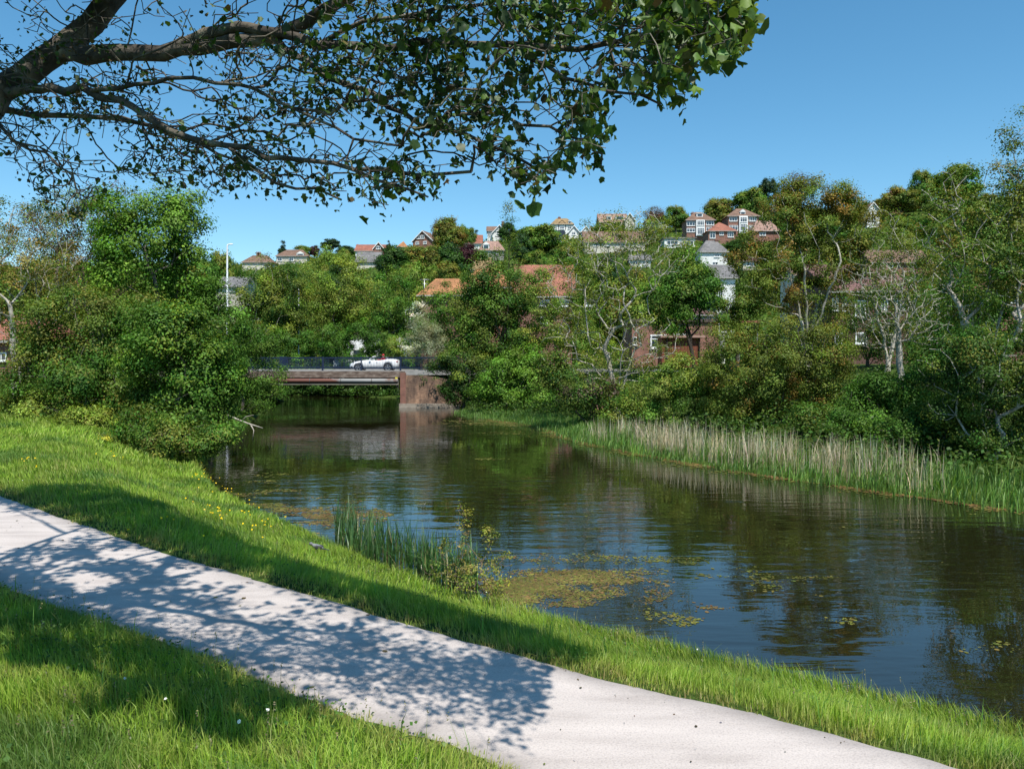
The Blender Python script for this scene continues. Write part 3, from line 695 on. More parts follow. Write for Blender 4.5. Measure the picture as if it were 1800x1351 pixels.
# ================================================================== reeds along the far bank
def reed_points(n, lo, hi, p0=2, p1=12):
    q = resample(RB[p0:p1], 500); i = RNG.integers(0, 500, n); t_ = unit(np.gradient(q, axis=0)); nn = np.stack([-t_[:, 1], t_[:, 0]], 1)
    off = RNG.uniform(lo, hi, n); a = q[i]+nn[i]*off[:, None]; b = q[i]-nn[i]*off[:, None]
    ia = inside(a, RIVER); p = np.where(ia[:, None] ^ (off < 0)[:, None], b, a)+RNG.normal(0, .12, (n, 2)); return p, np.abs(off)
P, off = reed_points(30000, -.45, 2.9); n = len(P)
cl = fbm(P[:, 0]*1.1, P[:, 1]*1.1, 90); ok = RNG.random(n) < .35+cl; P = P[ok]; cl = cl[ok]; off = off[ok]; n = len(P)
z = np.maximum(ground(P[:, 0], P[:, 1]), -.05); pxs = 900+F*P[:, 0]/P[:, 1]
h = (.22+.85*cl)*RNG.uniform(.4, 1.2, n)*(.75+.25*np.clip(off/1.2, 0, 1))*np.where(pxs > 1620, 1.15, 1.)*np.interp(pxs, [760, 950, 1100, 1400], [.6, .62, .85, .95])
V, f, cc = blades(np.stack([P[:, 0], P[:, 1], z], 1), h, RNG.uniform(.014, .03, n), np.clip(RNG.gamma(2, .16, n), .03, .8), pick([(.11, .21, .035), (.08, .17, .03), (.15, .24, .045), (.065, .14, .03)], n), np.tile([.6, -.3, 0], (n, 1)), 3)
o = link('green_reeds', np_mesh('green_reeds', V, f, cc), leaf_mat('reed_blades', .36, .03, 1.65)); tag(o, 'fresh green reeds along the far water edge', 'reeds', kind='stuff')
P, off = reed_points(17000, .25, 2.5, 3, 9); pxs = 900+F*P[:, 0]/P[:, 1]
dn_ = np.interp(pxs, [930, 1010, 1060, 1190, 1240, 1330, 1420, 1560, 1680], [.02, .20, .32, .44, .20, .36, .52, .40, 0]); cl = fbm(P[:, 0]*1.6, P[:, 1]*1.6, 95)
ok = RNG.random(len(P)) < dn_*np.clip((cl-.36)*4.5, .06, 1.3); P = P[ok]; pxs = pxs[ok]; n = len(P)
z = ground(P[:, 0], P[:, 1]); h = RNG.uniform(.55, 1.4, n)*np.interp(pxs, [950, 1200, 1600], [.75, 1., .98])
V, f, cc = blades(np.stack([P[:, 0], P[:, 1], z], 1), h, RNG.uniform(.008, .019, n), np.clip(RNG.gamma(1.5, .13, n), .01, .8), pick([(.58, .50, .34), (.47, .39, .24), (.64, .58, .43), (.38, .31, .18)], n, .15), np.stack([.25+RNG.normal(0, .6, n), RNG.normal(0, .3, n), 0*z], 1), 3)
o = link('dry_reeds', np_mesh('dry_reeds', V, f, cc), leaf_mat('dry_stems', .25, .04)); tag(o, 'pale straw coloured dead reed stems standing behind the green reeds', 'reeds', kind='stuff')

# low leafy cover on the far bank, and scrub floor behind the left thicket
def cover(name, label, n, xr, yr, side, hmax, pal, sz, cond):
    P = np.stack([RNG.uniform(*xr, n), RNG.uniform(*yr, n)], 1); dl, _ = seg_dist(P, LB); dr, _ = seg_dist(P, RB)
    ok = (~inside(P, RIVER)) & cond(P, dl, dr); P = P[ok]; n = len(P)
    hh = hmax*(.25+1.2*fbm(P[:, 0]*.6, P[:, 1]*.6, 97)**2)
    z = ground(P[:, 0], P[:, 1])+hh*RNG.random(n)**.6
    V, f, cc = leaf_quads(np.stack([P[:, 0], P[:, 1], z], 1), sz*RNG.uniform(.6, 1.4, n), unit(RNG.normal(0, .6, (n, 3))+[0, 0, .8]), np.clip(pick(pal, n, .15)*(.6+.8*fbm(P[:, 0]*.5, P[:, 1]*.5, 99)[:, None]), .005, .5), .7)
    o = link(name, np_mesh(name, V, [f], cc), LEAF()); tag(o, label, 'undergrowth', kind='stuff')
GREENS = [(.06, .13, .02), (.045, .10, .018), (.085, .155, .025), (.10, .15, .03)]
cover('bank_undergrowth', 'brambles and nettles covering the far bank behind the reeds', 130000, (-6, 34), (13, 62), 1, 1.35, [(.05, .11, .018), (.038, .085, .016), (.07, .13, .022), (.08, .12, .025)], .13, lambda P, dl, dr: (dr < dl) & (dr > np.where(P[:, 1] > 47, .3, 1.8)) & (dr < 17))
cover('far_bank_growth', 'nettles and ivy, coloured dark for shade, on the far bank seen under the bridge', 26000, (-42, 2), (73, 100), 1, 1.3, [(.045, .09, .016), (.06, .12, .02)], .2, lambda P, dl, dr: (dr < dl) & (dr > .05))  # greens darkened to stand for the shade beyond the bridge
cover('thicket_floor', 'ivy and nettles under the left bank thicket', 30000, (-34, -10), (24, 62), 0, .7, GREENS, .14, lambda P, dl, dr: (dl < dr) & (dl > .1) & (P[:, 1] > 27+np.clip(-P[:, 0]-10, 0, 99)*.35))

def path_litter():
    n = 1500; u = RNG.uniform(150, 800, n); i = u.astype(int); v = RNG.beta(.7, .7, n); j = RNG.permutation(n)
    a = PV[i, 1]; b = PV[i, -2]; xy = a*(1-v[:, None])+b*v[:, None]+RNG.normal(0, .06, (n, 2)); z = np.full(n, 1.2+.006)+.012*np.sin(np.clip(v, 0, 1)*math.pi)
    C = np.stack([xy[:, 0], xy[:, 1], z+.004], 1); k = RNG.random(n)
    colr = np.where((k < .55)[:, None], pick([(.30, .28, .27), (.20, .19, .185), (.42, .40, .38)], n), pick([(.11, .075, .04), (.07, .055, .03), (.10, .11, .03)], n))
    V, f, cc = pads(C, np.where(k < .55, RNG.gamma(2, .0028, n), RNG.gamma(2, .0042, n)), colr, 6)
    o = link('path_litter', np_mesh('path_litter', V, [f], cc), leaf_mat('litter', .05, .01)); tag(o, 'small stones and leaf scraps strewn over the pale gravel', 'litter', kind='stuff')
path_litter()
# ================================================================== the overhanging tree on the near bank
def overhanging_tree():
    bx, by = -5.3, 5.3
    root = empty('sycamore_tree', (bx, by, gz(bx, by)), 0, 'large sycamore beside the path, lichened limbs hanging across the top of the view', 'tree')
    off = np.array([bx, by, root.location.z])
    nodes = []; par = []; rad0 = {}
    def add(p, q): nodes.append(np.array(p, float)); par.append(q); return len(nodes)-1
    def limb(start, pts, ra=.02, rb=.006):
        """smooth Catmull-Rom run through pts, beginning at node `start`"""
        P = [nodes[start]]+[np.array(p, float) for p in pts]; P = [2*P[0]-P[1]]+P+[2*P[-1]-P[-2]]; cur = start; ids = [start]
        for i in range(1, len(P)-2):
            m = max(2, int(np.linalg.norm(P[i+1]-P[i])/.13))
            for j in range(1, m+1):
                u = j/m; a, b, c, d = P[i-1], P[i], P[i+1], P[i+2]
                q = .5*((2*b)+(-a+c)*u+(2*a-5*b+4*c-d)*u*u+(-a+3*b-3*c+d)*u**3)
                cur = add(q+RNG.normal(0, .012, 3), cur); ids.append(cur)
        for j, i in enumerate(ids[1:]): rad0[i] = ra+(rb-ra)*(j/(len(ids)-1))**.85
        return ids
    r0 = add(off+np.array([0, 0, -.2]), -1)
    tr = limb(r0, [off+[.02, .0, 1.2], off+[.1, .02, 2.2], off+[.28, .05, 3.1]], .30, .20)
    def pix(l): return [W(*p) for p in l]
    LA = limb(tr[-1], pix([(-70, 215, 5.45), (0, 160, 5.55), (70, 112, 5.6), (130, 65, 5.7), (190, 8, 5.8), (240, -80, 6.0), (290, -230, 6.4), (380, -480, 6.7)]), 0.112, 0.05)
    def near(ids, px, py, Y):
        t = W(px, py, Y); return ids[int(np.argmin([np.linalg.norm(nodes[i]-t) for i in ids]))]
    LBm = limb(near(LA, 95, 95, 5.65), pix([(150, 92, 5.5), (215, 92, 5.4), (280, 96, 5.25), (345, 80, 5.15), (410, 73, 5.0), (480, 62, 4.9), (540, 38, 4.8), (600, 4, 4.7), (700, -70, 4.5), (840, -170, 4.3)]), 0.064, 0.02)
    LC = limb(near(LBm, 330, 83, 5.18), pix([(385, 50, 5.0), (440, 49, 4.95), (500, 60, 4.85), (560, 74, 4.7), (660, 80, 4.5), (780, 82, 4.3), (900, 80, 4.15), (1010, 82, 4.0), (1110, 70, 3.85), (1200, 50, 3.7), (1275, 32, 3.6)]), 0.04, 0.008)
    LD = limb(near(LBm, 470, 66, 4.92), pix([(540, 112, 4.7), (610, 148, 4.6), (680, 180, 4.5), (740, 215, 4.4), (820, 240, 4.3), (900, 275, 4.2), (970, 305, 4.1)]), 0.022, 0.006)
    LE = limb(near(LA, 10, 150, 5.55), pix([(90, 158, 5.3), (160, 160, 5.1), (230, 190, 4.95), (300, 228, 4.85), (400, 255, 4.7), (500, 278, 4.5), (620, 298, 4.4), (720, 306, 4.3), (830, 305, 4.2)]), 0.034, 0.008)
    LF = limb(near(LA, -20, 180, 5.5), pix([(60, 200, 5.7), (150, 205, 5.8), (240, 215, 5.8), (330, 245, 5.7), (430, 290, 5.5)]), 0.025, 0.007)
    LG = limb(near(LA, -40, 195, 5.5), pix([(20, 245, 5.2), (80, 275, 5.1), (130, 312, 5.0), (150, 350, 4.95)]), 0.014, 0.004)
    LH = limb(near(LE, 160, 160, 5.1), pix([(240, 150, 4.8), (330, 140, 4.6), (420, 150, 4.5), (520, 190, 4.4), (620, 240, 4.3), (700, 260, 4.2)]), 0.016, 0.006)
    LI = limb(near(LC, 560, 74, 4.7), pix([(640, 40, 4.5), (740, 20, 4.4), (860, 0, 4.3), (980, -30, 4.1), (1100, -70, 3.9)]), 0.014, 0.006)
    LJ = limb(near(LC, 900, 80, 4.15), pix([(960, 120, 4.05), (1030, 150, 3.95), (1100, 165, 3.85), (1160, 180, 3.8)]), 0.012, 0.005)
    LK = limb(near(LD, 740, 215, 4.4), pix([(800, 200, 4.3), (880, 205, 4.2), (960, 225, 4.1), (1030, 255, 4.05), (1058, 275, 4.0)]), 0.012, 0.005)
    LL = limb(near(LE, 620, 298, 4.4), pix([(700, 330, 4.3), (760, 345, 4.25)]), 0.01, 0.004)
    LM = limb(near(LE, 400, 255, 4.7), pix([(450, 300, 4.6), (520, 330, 4.5), (600, 350, 4.4)]), 0.012, 0.005)
    # limbs above the frame and behind, which carry the shade on the verge and the near grass
    up1 = limb(LA[-1], [(-2.6, 6.6, 9.6), (-2.0, 6.4, 10.6)], 0.05, 0.02)
    up2 = limb(near(LA, 290, -230, 6.4), [(-1.6, 6.3, 8.2), (-.4, 6.0, 8.6), (.9, 5.5, 8.6)], 0.05, 0.015)
    up3 = limb(tr[-3], [(-5.0, 5.8, 5.8), (-4.9, 6.8, 7.4), (-4.6, 7.8, 8.6)], 0.09, 0.03)
    up4 = limb(near(LA, 190, 8, 5.8), [(-2.6, 5.0, 7.2), (-1.6, 4.2, 7.8), (-.6, 3.4, 8.0)], 0.04, 0.015)
    up5 = limb(tr[-2], [(-5.0, 4.6, 5.6), (-4.3, 3.6, 6.6), (-3.2, 2.6, 7.2)], 0.06, 0.02)
    up6 = limb(up3[-6], [(-5.8, 8.4, 8.2), (-6.8, 9.2, 8.8)], 0.04, 0.015)
    up7 = limb(LA[-1], [(-3.3, 5.8, 7.6), (-2.3, 4.9, 7.7), (-1.1, 3.9, 7.8)], .045, .012)
    up8 = limb(up3[-8], [(-4.5, 6.3, 7.3), (-3.9, 5.6, 7.3), (-3.0, 4.7, 7.3)], .04, .010)
    up9 = limb(up3[-12], [(-4.6, 6.9, 7.2), (-3.7, 6.9, 7.7), (-2.8, 6.5, 7.9)], .035, .010)
    nl = len(nodes)
    # twigs in view
    xs = [0, 60, 130, 200, 300, 400, 500, 560, 620, 700, 760, 820, 880, 940, 1000, 1030, 1060, 1085, 1120, 1185, 1215, 1260, 1300, 1325]
    yl = [300, 345, 395, 330, 322, 365, 345, 325, 350, 378, 350, 322, 340, 325, 330, 285, 285, 190, 180, 190, 115, 105, 75, 20]
    T = []; tpx = []
    while len(T) < 4600:
        px = RNG.uniform(-60, 1315); py = RNG.uniform(-60, np.interp(px, xs, yl)-8+(vnoise(px/26., .5, 3)-.5)*80*(px > 420)+(vnoise(px/26., .5, 3)-.5)*40)
        dn = np.interp(px, [-60, 300, 560, 700, 1000, 1200, 1320], [.9, .95, 1., .9, .75, .6, .6])
        if py > 100 and px < 650: dn *= 1.3
        if px < 620 and py < 70 and RNG.random() < .5: continue
        if 180 < px < 480 and py < 60 and RNG.random() < .5: continue
        if vnoise(px/85., py/60., 7) < .36 and RNG.random() < .8: continue
        if 1030 < px < 1200 and np.interp(px, [1030, 1200], [200, 120])+30*vnoise(px/30., 2., 8) < py < np.interp(px, [1030, 1070, 1110, 1200], [235, 215, 150, 140]): continue
        if RNG.random() > dn: continue
        Y = np.interp(px, [0, 300, 600, 900, 1300], [5.4, 5.0, 4.5, 4.15, 3.65])+RNG.normal(0, .28)
        T.append(W(px, py, Y)); tpx.append(px)
    # crown out of view, overhead
    BL = [(-6.6, 10.2, 9.0, 1.2, 1.0, .8), (-5.3, 9.4, 8.8, 1.2, 1.0, .8), (-4.0, 8.3, 8.6, 1.1, .9, .8), (-2.7, 7.2, 8.5, 1.1, .85, .8), (-1.5, 6.2, 8.4, 1.1, .8, .8), (-.3, 5.3, 8.3, 1.0, .75, .75), (.8, 4.4, 8.2, .95, .7, .7), (1.5, 3.6, 8.0, .7, .6, .6),
          (-3.65, 4.5, 7.3, .9, .62, .45), (-2.65, 3.7, 7.3, .9, .62, .45), (-1.65, 2.95, 7.2, .9, .6, .45), (-.7, 2.2, 7.1, .8, .55, .45), (-4.65, 5.3, 7.4, .9, .65, .45)]
    U, _ = blob_points(BL, 1150, .2)
    U2, _ = blob_points([(-4.2, 6.6, 7.6, 1., .8, .4), (-3.1, 5.6, 7.5, 1., .8, .4), (-2.1, 4.7, 7.5, 1., .8, .4)], 55, .2); U = np.vstack([U, U2])
    U = U[U[:, 2] > CZ+HY/F*U[:, 1]+.15]
    allT = np.vstack([np.array(T), U])
    P, pr, ends = grow(np.array(nodes), np.array(par), allT, .065, .12, .10, .25)
    acc = np.zeros(len(P)); r = np.zeros(len(P))
    for i in range(len(P)-1, nl-1, -1):
        r[i] = min(max(np.interp(P[i, 0]/P[i, 1], [-.7, -.2, .1], [.0026, .0024, .0019]), acc[i]**(1/3.0)), .0095); acc[pr[i]] += r[i]**3.0
    for i, v in rad0.items(): r[i] = v
    r[0] = .32
    tm = branch_mesh('trunk', P-off, pr, r, 5, 12, .03)
    bark = noise_mat('lichen_bark', [(.28, (.024, .02, .017)), (.47, (.065, .055, .045)), (.60, (.15, .13, .10)), (.70, (.28, .255, .195)), (.77, (.34, .23, .045))], 5.5, .9, .9, 26, detail=9)
    link('trunk', tm, bark, root)
    # leaves: sprays on the outer twigs; larger and denser to the right, small and sparse to the left
    isend = np.zeros(len(P), bool); isend[ends] = True
    thin = np.nonzero((r < .006) & (np.arange(len(P)) >= nl))[0]
    px = 900+F*P[thin, 0]/P[thin, 1]; vis = P[thin, 2] < CZ+HY/F*P[thin, 1]+.15
    prob = np.where(vis, np.interp(px, [-60, 450, 620, 760, 1320], [.27, .33, .48, .54, .44]), .85)*np.where(isend[thin], 2.4, 1.)
    # bunches: noise thins some sprays almost bare and packs others
    prob *= np.clip((fbm(px/70., P[thin, 2]*5, 17)-.25)*2.2, .15, 1.5)
    k = thin[RNG.random(len(thin)) < np.clip(prob, 0, 1)]
    k = np.repeat(k, RNG.integers(1, 5, len(k))); n = len(k)
    px = 900+F*P[k, 0]/P[k, 1]; vis = P[k, 2] < CZ+HY/F*P[k, 1]+.15
    sz = np.where(vis, np.interp(px, [-60, 500, 700, 1100, 1320], [.032, .037, .047, .060, .072]), .15)*RNG.uniform(.5, 1.3, n)
    k = np.concatenate([k, np.repeat(k[~vis], 3)]); n = len(k); px = 900+F*P[k, 0]/P[k, 1]; vis = P[k, 2] < CZ+HY/F*P[k, 1]+.15
    sz = np.concatenate([sz, RNG.uniform(.09, .17, n-len(sz))])
    C = P[k]+RNG.normal(0, 1, (n, 3))*np.where(vis, .035, .13)[:, None]+np.array([0, 0, -.03])
    pyy = HY-F*(C[:, 2]-CZ)/C[:, 1]; kp = vis | (pyy < -25) | (np.abs(F*C[:, 0]/C[:, 1]) > 950); C, sz, px, vis, k = C[kp], sz[kp], px[kp], vis[kp], k[kp]; n = len(C)
    tang = unit(RNG.normal(0, .65, (n, 3))+[.25, -.1, -1.0]); nrm = unit(RNG.normal(0, .75, (n, 3))+[0, .1, .55])
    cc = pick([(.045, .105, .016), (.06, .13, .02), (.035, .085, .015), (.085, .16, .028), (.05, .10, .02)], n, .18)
    sunlit_tip = np.clip((px-900)/350, 0, 1)[:, None]*vis[:, None]; cc = cc*(1+.9*sunlit_tip)*(1+np.array([.25, 0, 0])*sunlit_tip)  # sunlit yellow-green put into the leaf colour towards the right-hand end
    dry = RNG.random(n) < np.where(px < 560, .14, .03); cc[dry] = pick([(.10, .075, .03), (.13, .11, .04)], int(dry.sum()))
    sz = np.minimum(sz*RNG.uniform(.7, 1.2, n), np.where(vis, C[:, 1]*.0245, 9)); V, f, cl = maple_leaves(C-off, sz, nrm, tang, cc, 2.0)
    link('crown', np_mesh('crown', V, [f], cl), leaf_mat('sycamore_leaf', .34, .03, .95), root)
    print('sycamore leaves', n, 'nodes', len(P))
overhanging_tree()

# ================================================================== left bank
OLV = [(.095, .13, .022), (.12, .14, .026), (.075, .115, .02)]
OCH = [(.18, .12, .03), (.14, .12, .03), (.20, .15, .05)]
PUR = [(.13, .085, .065), (.16, .11, .07), (.10, .08, .05)]
BRI = [(.082, .165, .019), (.105, .19, .026), (.062, .135, .017)]
MID = [(.05, .115, .016), (.07, .14, .02), (.04, .095, .015)]
DRK = [(.032, .075, .013), (.045, .095, .016), (.025, .06, .012)]
YGR = [(.135, .18, .025), (.11, .165, .022), (.165, .19, .035)]
RUS = [(.125, .112, .022), (.10, .13, .022), (.165, .108, .025), (.085, .125, .02), (.095, .125, .02)]
GRY = [(.19, .21, .13), (.24, .255, .175), (.15, .175, .10)]
WHT = [(.62, .62, .52), (.75, .75, .66)]
LIM = [(.12, .185, .03), (.155, .20, .04), (.09, .155, .024)]
_b = lambda p, k=1.45: [(c[0]*k, c[1]*k, c[2]*k*.9) for c in p]
OLV, OCH, BRI, MID, DRK, YGR, RUS, GRY, LIM = (_b(q) for q in (OLV, OCH, BRI, MID, DRK, YGR, RUS, GRY, LIM))
plant('bare_tree', 'pale forked tree with thin ochre leaves at the far left edge', 'tree', 25, 34, [(50,480,80,105),(90,430,65,75),(10,420,50,75),(30,560,60,50)], 5200, .085, OCH+OLV, ntarget=330, trunk_r=.20, bark=PALE(), stems=3, spread=.7, rtip=.010, clump=.4, gaps=.3, wig=.10, low=.28)
plant('twiggy_tree', 'tall half bare tree with purplish twigs rising behind the left thicket', 'tree', 180, 42, [(130,410,75,75),(190,385,60,65),(250,375,50,52),(160,470,90,70),(60,430,60,60),(90,390,50,60)], 13000, .09, PUR+OLV+OLV, ntarget=420, trunk_r=.20, bark=noise_mat('bark_purple', [(.3, (.09, .06, .05)), (.7, (.22, .16, .14))], 8), stems=4, spread=1.2, rtip=.011, clump=.5, gaps=.35, low=.2, up=.3)
plant('maple_tree', 'bright green broadleaf tree standing above the left thicket', 'tree', 290, 38, [(285,430,75,85),(325,390,42,50),(245,480,90,75),(335,470,40,65),(290,355,45,32),(225,420,50,60),(200,370,36,36)], 15000, .13, BRI, ntarget=240, trunk_r=.22, stems=3, spread=.8, clump=.62, gaps=.25)
plant('thicket_shrub', 'broad olive green shrub on the left of the thicket', 'shrub', 150, 32, [(140,590,95,80),(90,660,75,75),(200,560,70,70),(180,680,90,70),(60,600,50,60)], 24000, .10, OLV+MID, ntarget=300, trunk_r=.12, stems=6, spread=1.5, clump=.55, low=.15)
plant('thicket_shrub', 'large green hazel-like shrub at the waterside end of the thicket', 'shrub', 320, 29, [(300,640,85,85),(350,720,62,70),(280,580,65,60),(375,660,45,60),(300,740,75,40),(350,590,50,50)], 26000, .10, MID+LIM[2:]+YGR[1:2], ntarget=320, trunk_r=.12, stems=6, spread=1.4, clump=.52, low=.15)
plant('thicket_tree', 'dark green round tree between the bright maple and the bridge', 'tree', 375, 45, [(355,560,55,55),(395,590,55,55),(340,505,52,48),(360,620,60,50),(300,540,60,60)], 15000, .13, BRI[2:]+MID+DRK[:1], ntarget=240, trunk_r=.18, stems=2, spread=.5, clump=.6)
plant('willow_shrub', 'willow bush overhanging the water beside the left end of the bridge', 'shrub', 425, 50, [(430,655,42,50),(465,690,30,26),(405,690,36,55),(440,605,42,42),(470,660,25,26)], 13000, .12, MID+LIM[2:], ntarget=220, trunk_r=.12, stems=4, spread=.8, clump=.5, low=.15, aspect=.4)
plant('low_shrub', 'low yellow green bush at the foot of the thicket, left edge', 'shrub', 60, 31, [(50,715,60,28),(110,735,45,22)], 6500, .085, YGR+LIM, ntarget=110, trunk_r=.05, stems=5, spread=.8, clump=.35, low=.1)
plant('low_shrub', 'yellowish bush at the foot of the thicket above the grass slope', 'shrub', 155, 29, [(150,742,45,30),(190,755,38,24)], 6000, .08, YGR, ntarget=110, trunk_r=.05, stems=5, spread=.6, clump=.32, low=.1)
plant('low_shrub', 'dark green low bush at the bank corner beside the water', 'shrub', 285, 27, [(270,770,60,32),(345,775,42,30),(390,760,25,26)], 9000, .08, MID+OLV, ntarget=150, trunk_r=.05, stems=6, spread=.9, clump=.35, low=.1)
plant('flowering_weed', 'single tall yellow flowered weed standing in the grass slope', 'plant', 178, 25.5, [(178,806,10,14),(176,790,7,9),(183,818,10,8)], 420, .05, [(.35, .33, .03), (.12, .20, .03), (.10, .17, .03)], ntarget=24, trunk_r=.012, stems=2, spread=.06, rtip=.004, clump=.16, low=.3, step=.15)
# ================================================================== behind the bridge
plant('ivy_tree', 'pale olive tree with dark ivy behind the left end of the railing', 'tree', 450, 90, [(450,505,42,62),(485,560,50,52),(412,548,34,50),(440,600,60,30),(500,500,34,34)], 12000, .19, OLV+DRK[:1]+YGR[:1], ntarget=200, trunk_r=.22, bark=PALE(), stems=3, spread=1., clump=.8, gaps=.25)
plant('ivy_tree', 'dark ivy covered tree between the pale olive tree and the wide yellow green tree', 'tree', 502, 91, [(500,520,26,60),(510,570,38,36)], 5000, .18, DRK+OLV[:1], ntarget=120, trunk_r=.2, clump=.7, gaps=.2)
plant('wide_tree', 'wide yellow green tree behind the middle of the bridge', 'tree', 600, 97, [(585,500,66,56),(635,520,42,58),(560,555,58,48),(620,570,66,46),(600,462,45,28)], 15000, .20, YGR+LIM+OLV[:1], ntarget=300, trunk_r=.28, stems=3, spread=1.2, clump=.85, gaps=.18)
plant('roadside_shrub', 'low green shrub along the far railing, left of the parked van', 'shrub', 530, 88, [(510,605,55,26),(575,600,42,32),(460,612,36,26)], 9000, .16, MID+BRI[2:], ntarget=180, trunk_r=.1, stems=5, spread=2., clump=.6, low=.1)
plant('roadside_tree', 'fresh green tree right of the wide yellow green tree', 'tree', 690, 93, [(690,525,42,56),(672,585,46,36),(712,570,28,38)], 9500, .18, BRI[2:]+MID+LIM[:1], ntarget=180, trunk_r=.2, stems=2, clump=.75)
plant('roadside_shrub', 'dark leafy shrub right of the parked van behind the railing', 'shrub', 668, 84, [(668,606,26,22),(640,585,30,18)], 4200, .15, DRK+MID, ntarget=90, trunk_r=.08, stems=3, spread=.6, clump=.5, low=.1)
plant('roadside_shrub', 'leafy green shrub growing in front of the parked white van', 'shrub', 612, 83.5, [(596,612,24,16),(622,622,16,7),(650,612,16,14),(612,600,9,8),(640,598,9,7)], 3000, .15, BRI[2:]+MID, ntarget=110, trunk_r=.07, stems=4, spread=.8, clump=.4, low=.1)
plant('hawthorn_bush', 'hawthorn with white blossom on its upper left side by the bridge end', 'shrub', 742, 73.5, [(742,570,24,38),(735,545,16,18),(730,600,24,28)], 3800, .13, WHT+WHT+GRY+MID, ntarget=110, trunk_r=.1, stems=3, spread=.5, clump=.42, low=.15)
plant('hawthorn_bush', 'small lime bush with white blossom above the back of the white car', 'shrub', 700, 80.5, [(700,612,26,18),(690,600,12,10)], 3600, .12, LIM+LIM+YGR+WHT[:1], ntarget=90, trunk_r=.06, stems=3, spread=.5, clump=.4, low=.1)
plant('sallow_bush', 'grey green sallow bush at the right end of the railing', 'shrub', 762, 66, [(752,605,36,40),(778,625,34,32),(745,575,24,24)], 9500, .11, GRY, ntarget=200, trunk_r=.1, stems=4, spread=.8, clump=.5, low=.12, aspect=.35)
plant('reed_side_bush', 'bright green bush on the bank seen under the bridge', 'shrub', 642, 84, [(640,690,20,15),(630,684,14,10)], 1800, .16, BRI+LIM, ntarget=50, trunk_r=.05, stems=3, spread=.4, clump=.4, low=.1)
for i_, px_ in enumerate(range(455, 700, 27)):
    plant('waterside_shrub', 'leafy bush, its leaves darkened for shade, on the water edge seen behind and under the bridge', 'shrub', px_, np.interp(px_, [455, 520, 600, 690], [86.2, 85.2, 83, 80.5])+1.2*(i_ % 2), [(px_, 664, 24, 24), (px_+10, 645, 16, 16), (px_-8, 682, 22, 14)], 2300, .18, DRK+DRK+MID, group='bushes along the water behind the bridge', ntarget=60, trunk_r=.06, stems=4, spread=.8, clump=.5, low=.1)  # dark palette paints in the shade on this bank
# ================================================================== right bank
plant('bank_tree', 'rounded dark green tree left of the sparse pale branched tree', 'tree', 860, 63, [(830,545,48,50),(880,520,52,58),(828,596,36,40),(870,600,60,48),(925,570,46,58),(850,480,36,36)], 19000, .16, MID+OLV+DRK[:1], ntarget=360, trunk_r=.24, stems=3, spread=1., clump=.72, gaps=.2)
plant('spire_tree', 'thin bare spire of a young tree rising above the orange roofs', 'tree', 895, 66, [(894,400,12,46),(896,380,7,28),(893,450,26,40),(896,500,40,40)], 1700, .13, OLV+DRK[:1], ntarget=190, trunk_r=.15, bark=DARKB(), rtip=.013, clump=.5, gaps=.35, low=.55, wig=.08)
plant('bank_shrub', 'bright green bushy maple low on the far bank by the reeds', 'shrub', 905, 53, [(895,672,52,40),(870,695,44,28),(945,690,42,34),(920,640,40,34)], 14000, .13, BRI, ntarget=220, trunk_r=.1, stems=5, spread=1.2, clump=.55, low=.12)
plant('bank_shrub', 'dark ivy bush spilling over the brick abutment wall', 'shrub', 815, 59, [(800,680,22,32),(835,662,40,34),(775,645,36,14),(815,635,45,22)], 9000, .12, DRK+OLV[:1], ntarget=180, trunk_r=.1, stems=4, spread=1., clump=.5, low=.12)
plant('sparse_tree', 'sparse tree with pale spreading branches in the middle of the far bank', 'tree', 1088, 44, [(1080,465,105,68),(1060,425,70,40),(1130,400,50,36),(1005,500,60,62),(1150,445,66,58),(1060,575,85,58),(1000,620,56,46),(1130,600,76,50),(1090,650,60,36),(1100,405,70,40)], 9000, .095, YGR+OLV+RUS[:1], ntarget=720, trunk_r=.21, bark=PALE(), stems=3, spread=.8, rtip=.015, clump=.42, gaps=.25, low=.22, alpha=.25)
plant('bank_shrub', 'dark olive scrub under the sparse pale branched tree', 'shrub', 1035, 42, [(1010,685,44,32),(1060,695,40,28),(970,650,30,30)], 7500, .11, OLV+DRK+PUR[:1], ntarget=160, trunk_r=.08, stems=5, spread=1., clump=.5, low=.1)
plant('dense_tree', 'dense dark green leafy tree in front of the white hillside houses', 'tree', 1225, 58, [(1215,505,50,48),(1240,500,30,30),(1175,520,42,48),(1204,456,30,26),(1190,560,50,28)], 15000, .15, MID+BRI[2:]+OLV[:1], ntarget=280, trunk_r=.2, bark=DARKB(), stems=2, clump=.62, gaps=.2, low=.3)
plant('rusty_tree', 'many stemmed tree flushed with rust and olive leaves, pale stems', 'tree', 1420, 48, [(1430,380,88,62),(1380,430,80,58),(1490,400,58,58),(1335,470,56,50),(1450,455,80,50),(1500,350,34,34),(1420,340,60,30),(1380,500,70,50)], 27000, .115, RUS+RUS+OLV, ntarget=420, trunk_r=.26, bark=PALE(), stems=6, spread=1.5, rtip=.011, clump=.5, gaps=.22, low=.35)
plant('bank_tree', 'green leafy tree left of the rusty many stemmed tree, beside the black sign board', 'tree', 1295, 62, [(1300,540,42,32),(1330,520,36,30),(1275,555,30,24)], 6500, .14, MID+RUS[:1]+OLV, ntarget=140, trunk_r=.14, clump=.6)
plant('rounded_shrub', 'large rounded brownish green shrub behind the dry reeds', 'shrub', 1360, 36, [(1320,650,80,58),(1400,630,85,62),(1285,605,46,46),(1440,600,56,48),(1380,700,90,42),(1300,700,60,36),(1460,680,50,60),(1360,590,60,40)], 34000, .085, RUS+OLV+OLV, ntarget=460, trunk_r=.1, stems=8, spread=1.8, clump=.45, low=.12, rtip=.007)
